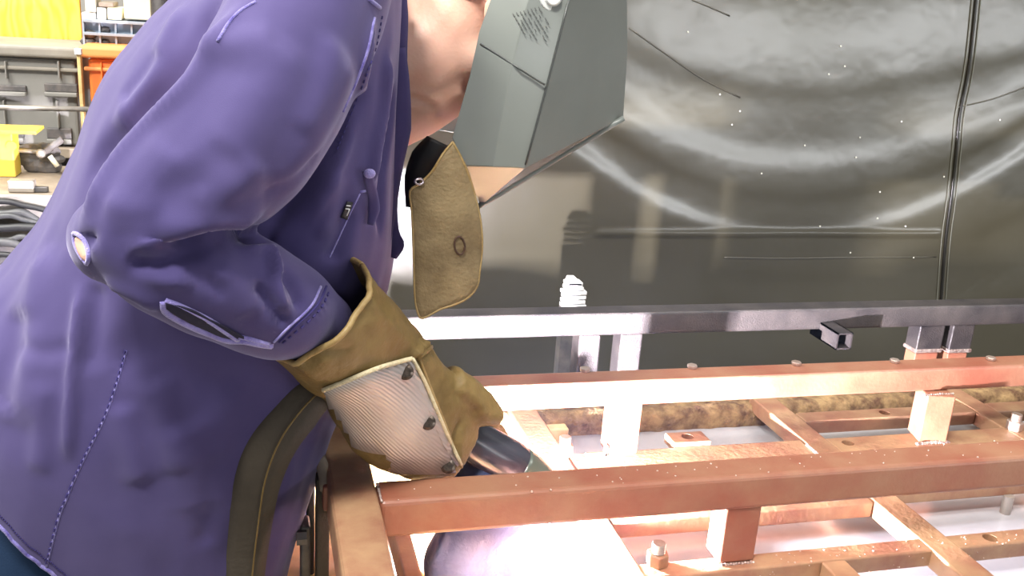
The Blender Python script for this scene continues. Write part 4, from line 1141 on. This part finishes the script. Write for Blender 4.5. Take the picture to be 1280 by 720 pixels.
# --- left glove (dark blue), cupped under the nozzle
lg = empty('glove'); lg.parent = person; lg.location = V((0.24, 1.08, 0.86)) - V(person.location)
tag(lg, 'dark blue leather glove on the left hand below the front rail')
bm = bmesh.new()
YL = 1.06
ring_bm(bm, [(V((0.15, 1.12, 0.965)), V((0.21, 1.16, 0.985)), .048), (V((0.185, 1.09, 0.915)), V((0.255, 1.12, 0.935)), .046), A((556, 636), (664, 624), .036, 1.04), A((530, 700), (640, 680), .04, 1.045), A((540, 748), (650, 722), .034, 1.04)], n=30)
for k, (a_, b_) in enumerate((((560, 735), (575, 768)), ((598, 728), (612, 772)), ((622, 722), (638, 768)), ((642, 722), (652, 752)))):
    p0_, p1_ = Y(*a_, 1.05), Y(*b_, 1.02)
    tube_bm(bm, [V(p) for p in catmull([p0_, (p0_ + p1_) / 2 + V((0, .008, .004)), p1_, p1_ + V((.002, -.018, -.008))], 4)], list(np.interp(np.linspace(0, 1, 13), [0, .6, 1], [.018, .015, .010])), 14)
tube_bm(bm, [V(p) for p in catmull([Y(610, 690, 1.04), Y(630, 702, 1.03), Y(640, 722, 1.02)], 4)], list(np.linspace(.020, .012, 9)), 14)
lm = remeshed(bm, 0.004, 4); wobble(lm, 0.004, 20, 7.7)
sculpt(lm, [[([(604, 672), (605, 700), (603, 730)], .003, -.003), ([(560, 660), (548, 690), (536, 715)], .006, .004)]])
link_mesh('hand_covering', lm, M['glove_blue'], lg, True)

# ------------------------------------------------------------------ torch
tc_ = empty('welding_torch', tuple(Y(620, 560, 1.09))); tag(tc_, 'black welding gun held in the leather glove, nozzle down behind the front rail', 'welding gun')
tube('handle', [Y(545, 520, 1.055), Y(590, 550, 1.055), Y(630, 575, 1.055), Y(646, 586, 1.055)], [.024, .027, .030, .030], M['gun'], tc_, 28, 5)
tube('front_collar', [Y(643, 584, 1.055), Y(664, 600, 1.053), Y(685, 622, 1.045)], [.0302, .030, .026], M['gun_green'], tc_, 28, 5)
tube('neck', [Y(675, 610, 1.05), Y(690, 622, 1.04), Y(700, 634, 1.035)], [.016, .014, .014], M['gun'], tc_, 18, 4)
tube('nozzle', [Y(700, 622, 1.03), Y(706, 638, 1.035), Y(704, 652, 1.045)], [.018, .020, .019], M['nozzle'], tc_, 24, 3)
tube('trigger', [Y(600, 575, 1.07), Y(625, 592, 1.07), Y(640, 604, 1.06)], [.010, .009, .006], M['black'], tc_, 10, 3)
M['arc'] = mat('arc_plasma', (1, 1, 1), 0.5, emit=((0.85, 0.88, 1.0), 300))
bm = bmesh.new(); ball_bm(bm, ARC, (.004, .004, .004), 12); o = from_bm('arc_flame', bm, M['arc'], tc_, smooth=True)
# leather-wrapped cable falling from the hand over the shirt
cp = []
for (px, py) in ((398, 482), (368, 512), (340, 552), (322, 600), (314, 650), (308, 700), (304, 740)):
    q = on_shirt(px, py, .012); cp.append(q if q is not None else Y(px, py, .93))
cpp = [cp[0]]
for q in cp[1:]: cpp.append(q)
cc = ribbon('cable_cover', cpp, [.022, .027, .026, .024, .022, .021, .021], M['dark_leather'], tc_, 0.006, 6); tag(cc, 'dark olive leather cable cover')
tube('cover_seam', [p + (CAMP - p).normalized() * .013 + V((.008, 0, 0)) for p in cpp], .0010, M['leather'], tc_, 6, 5)
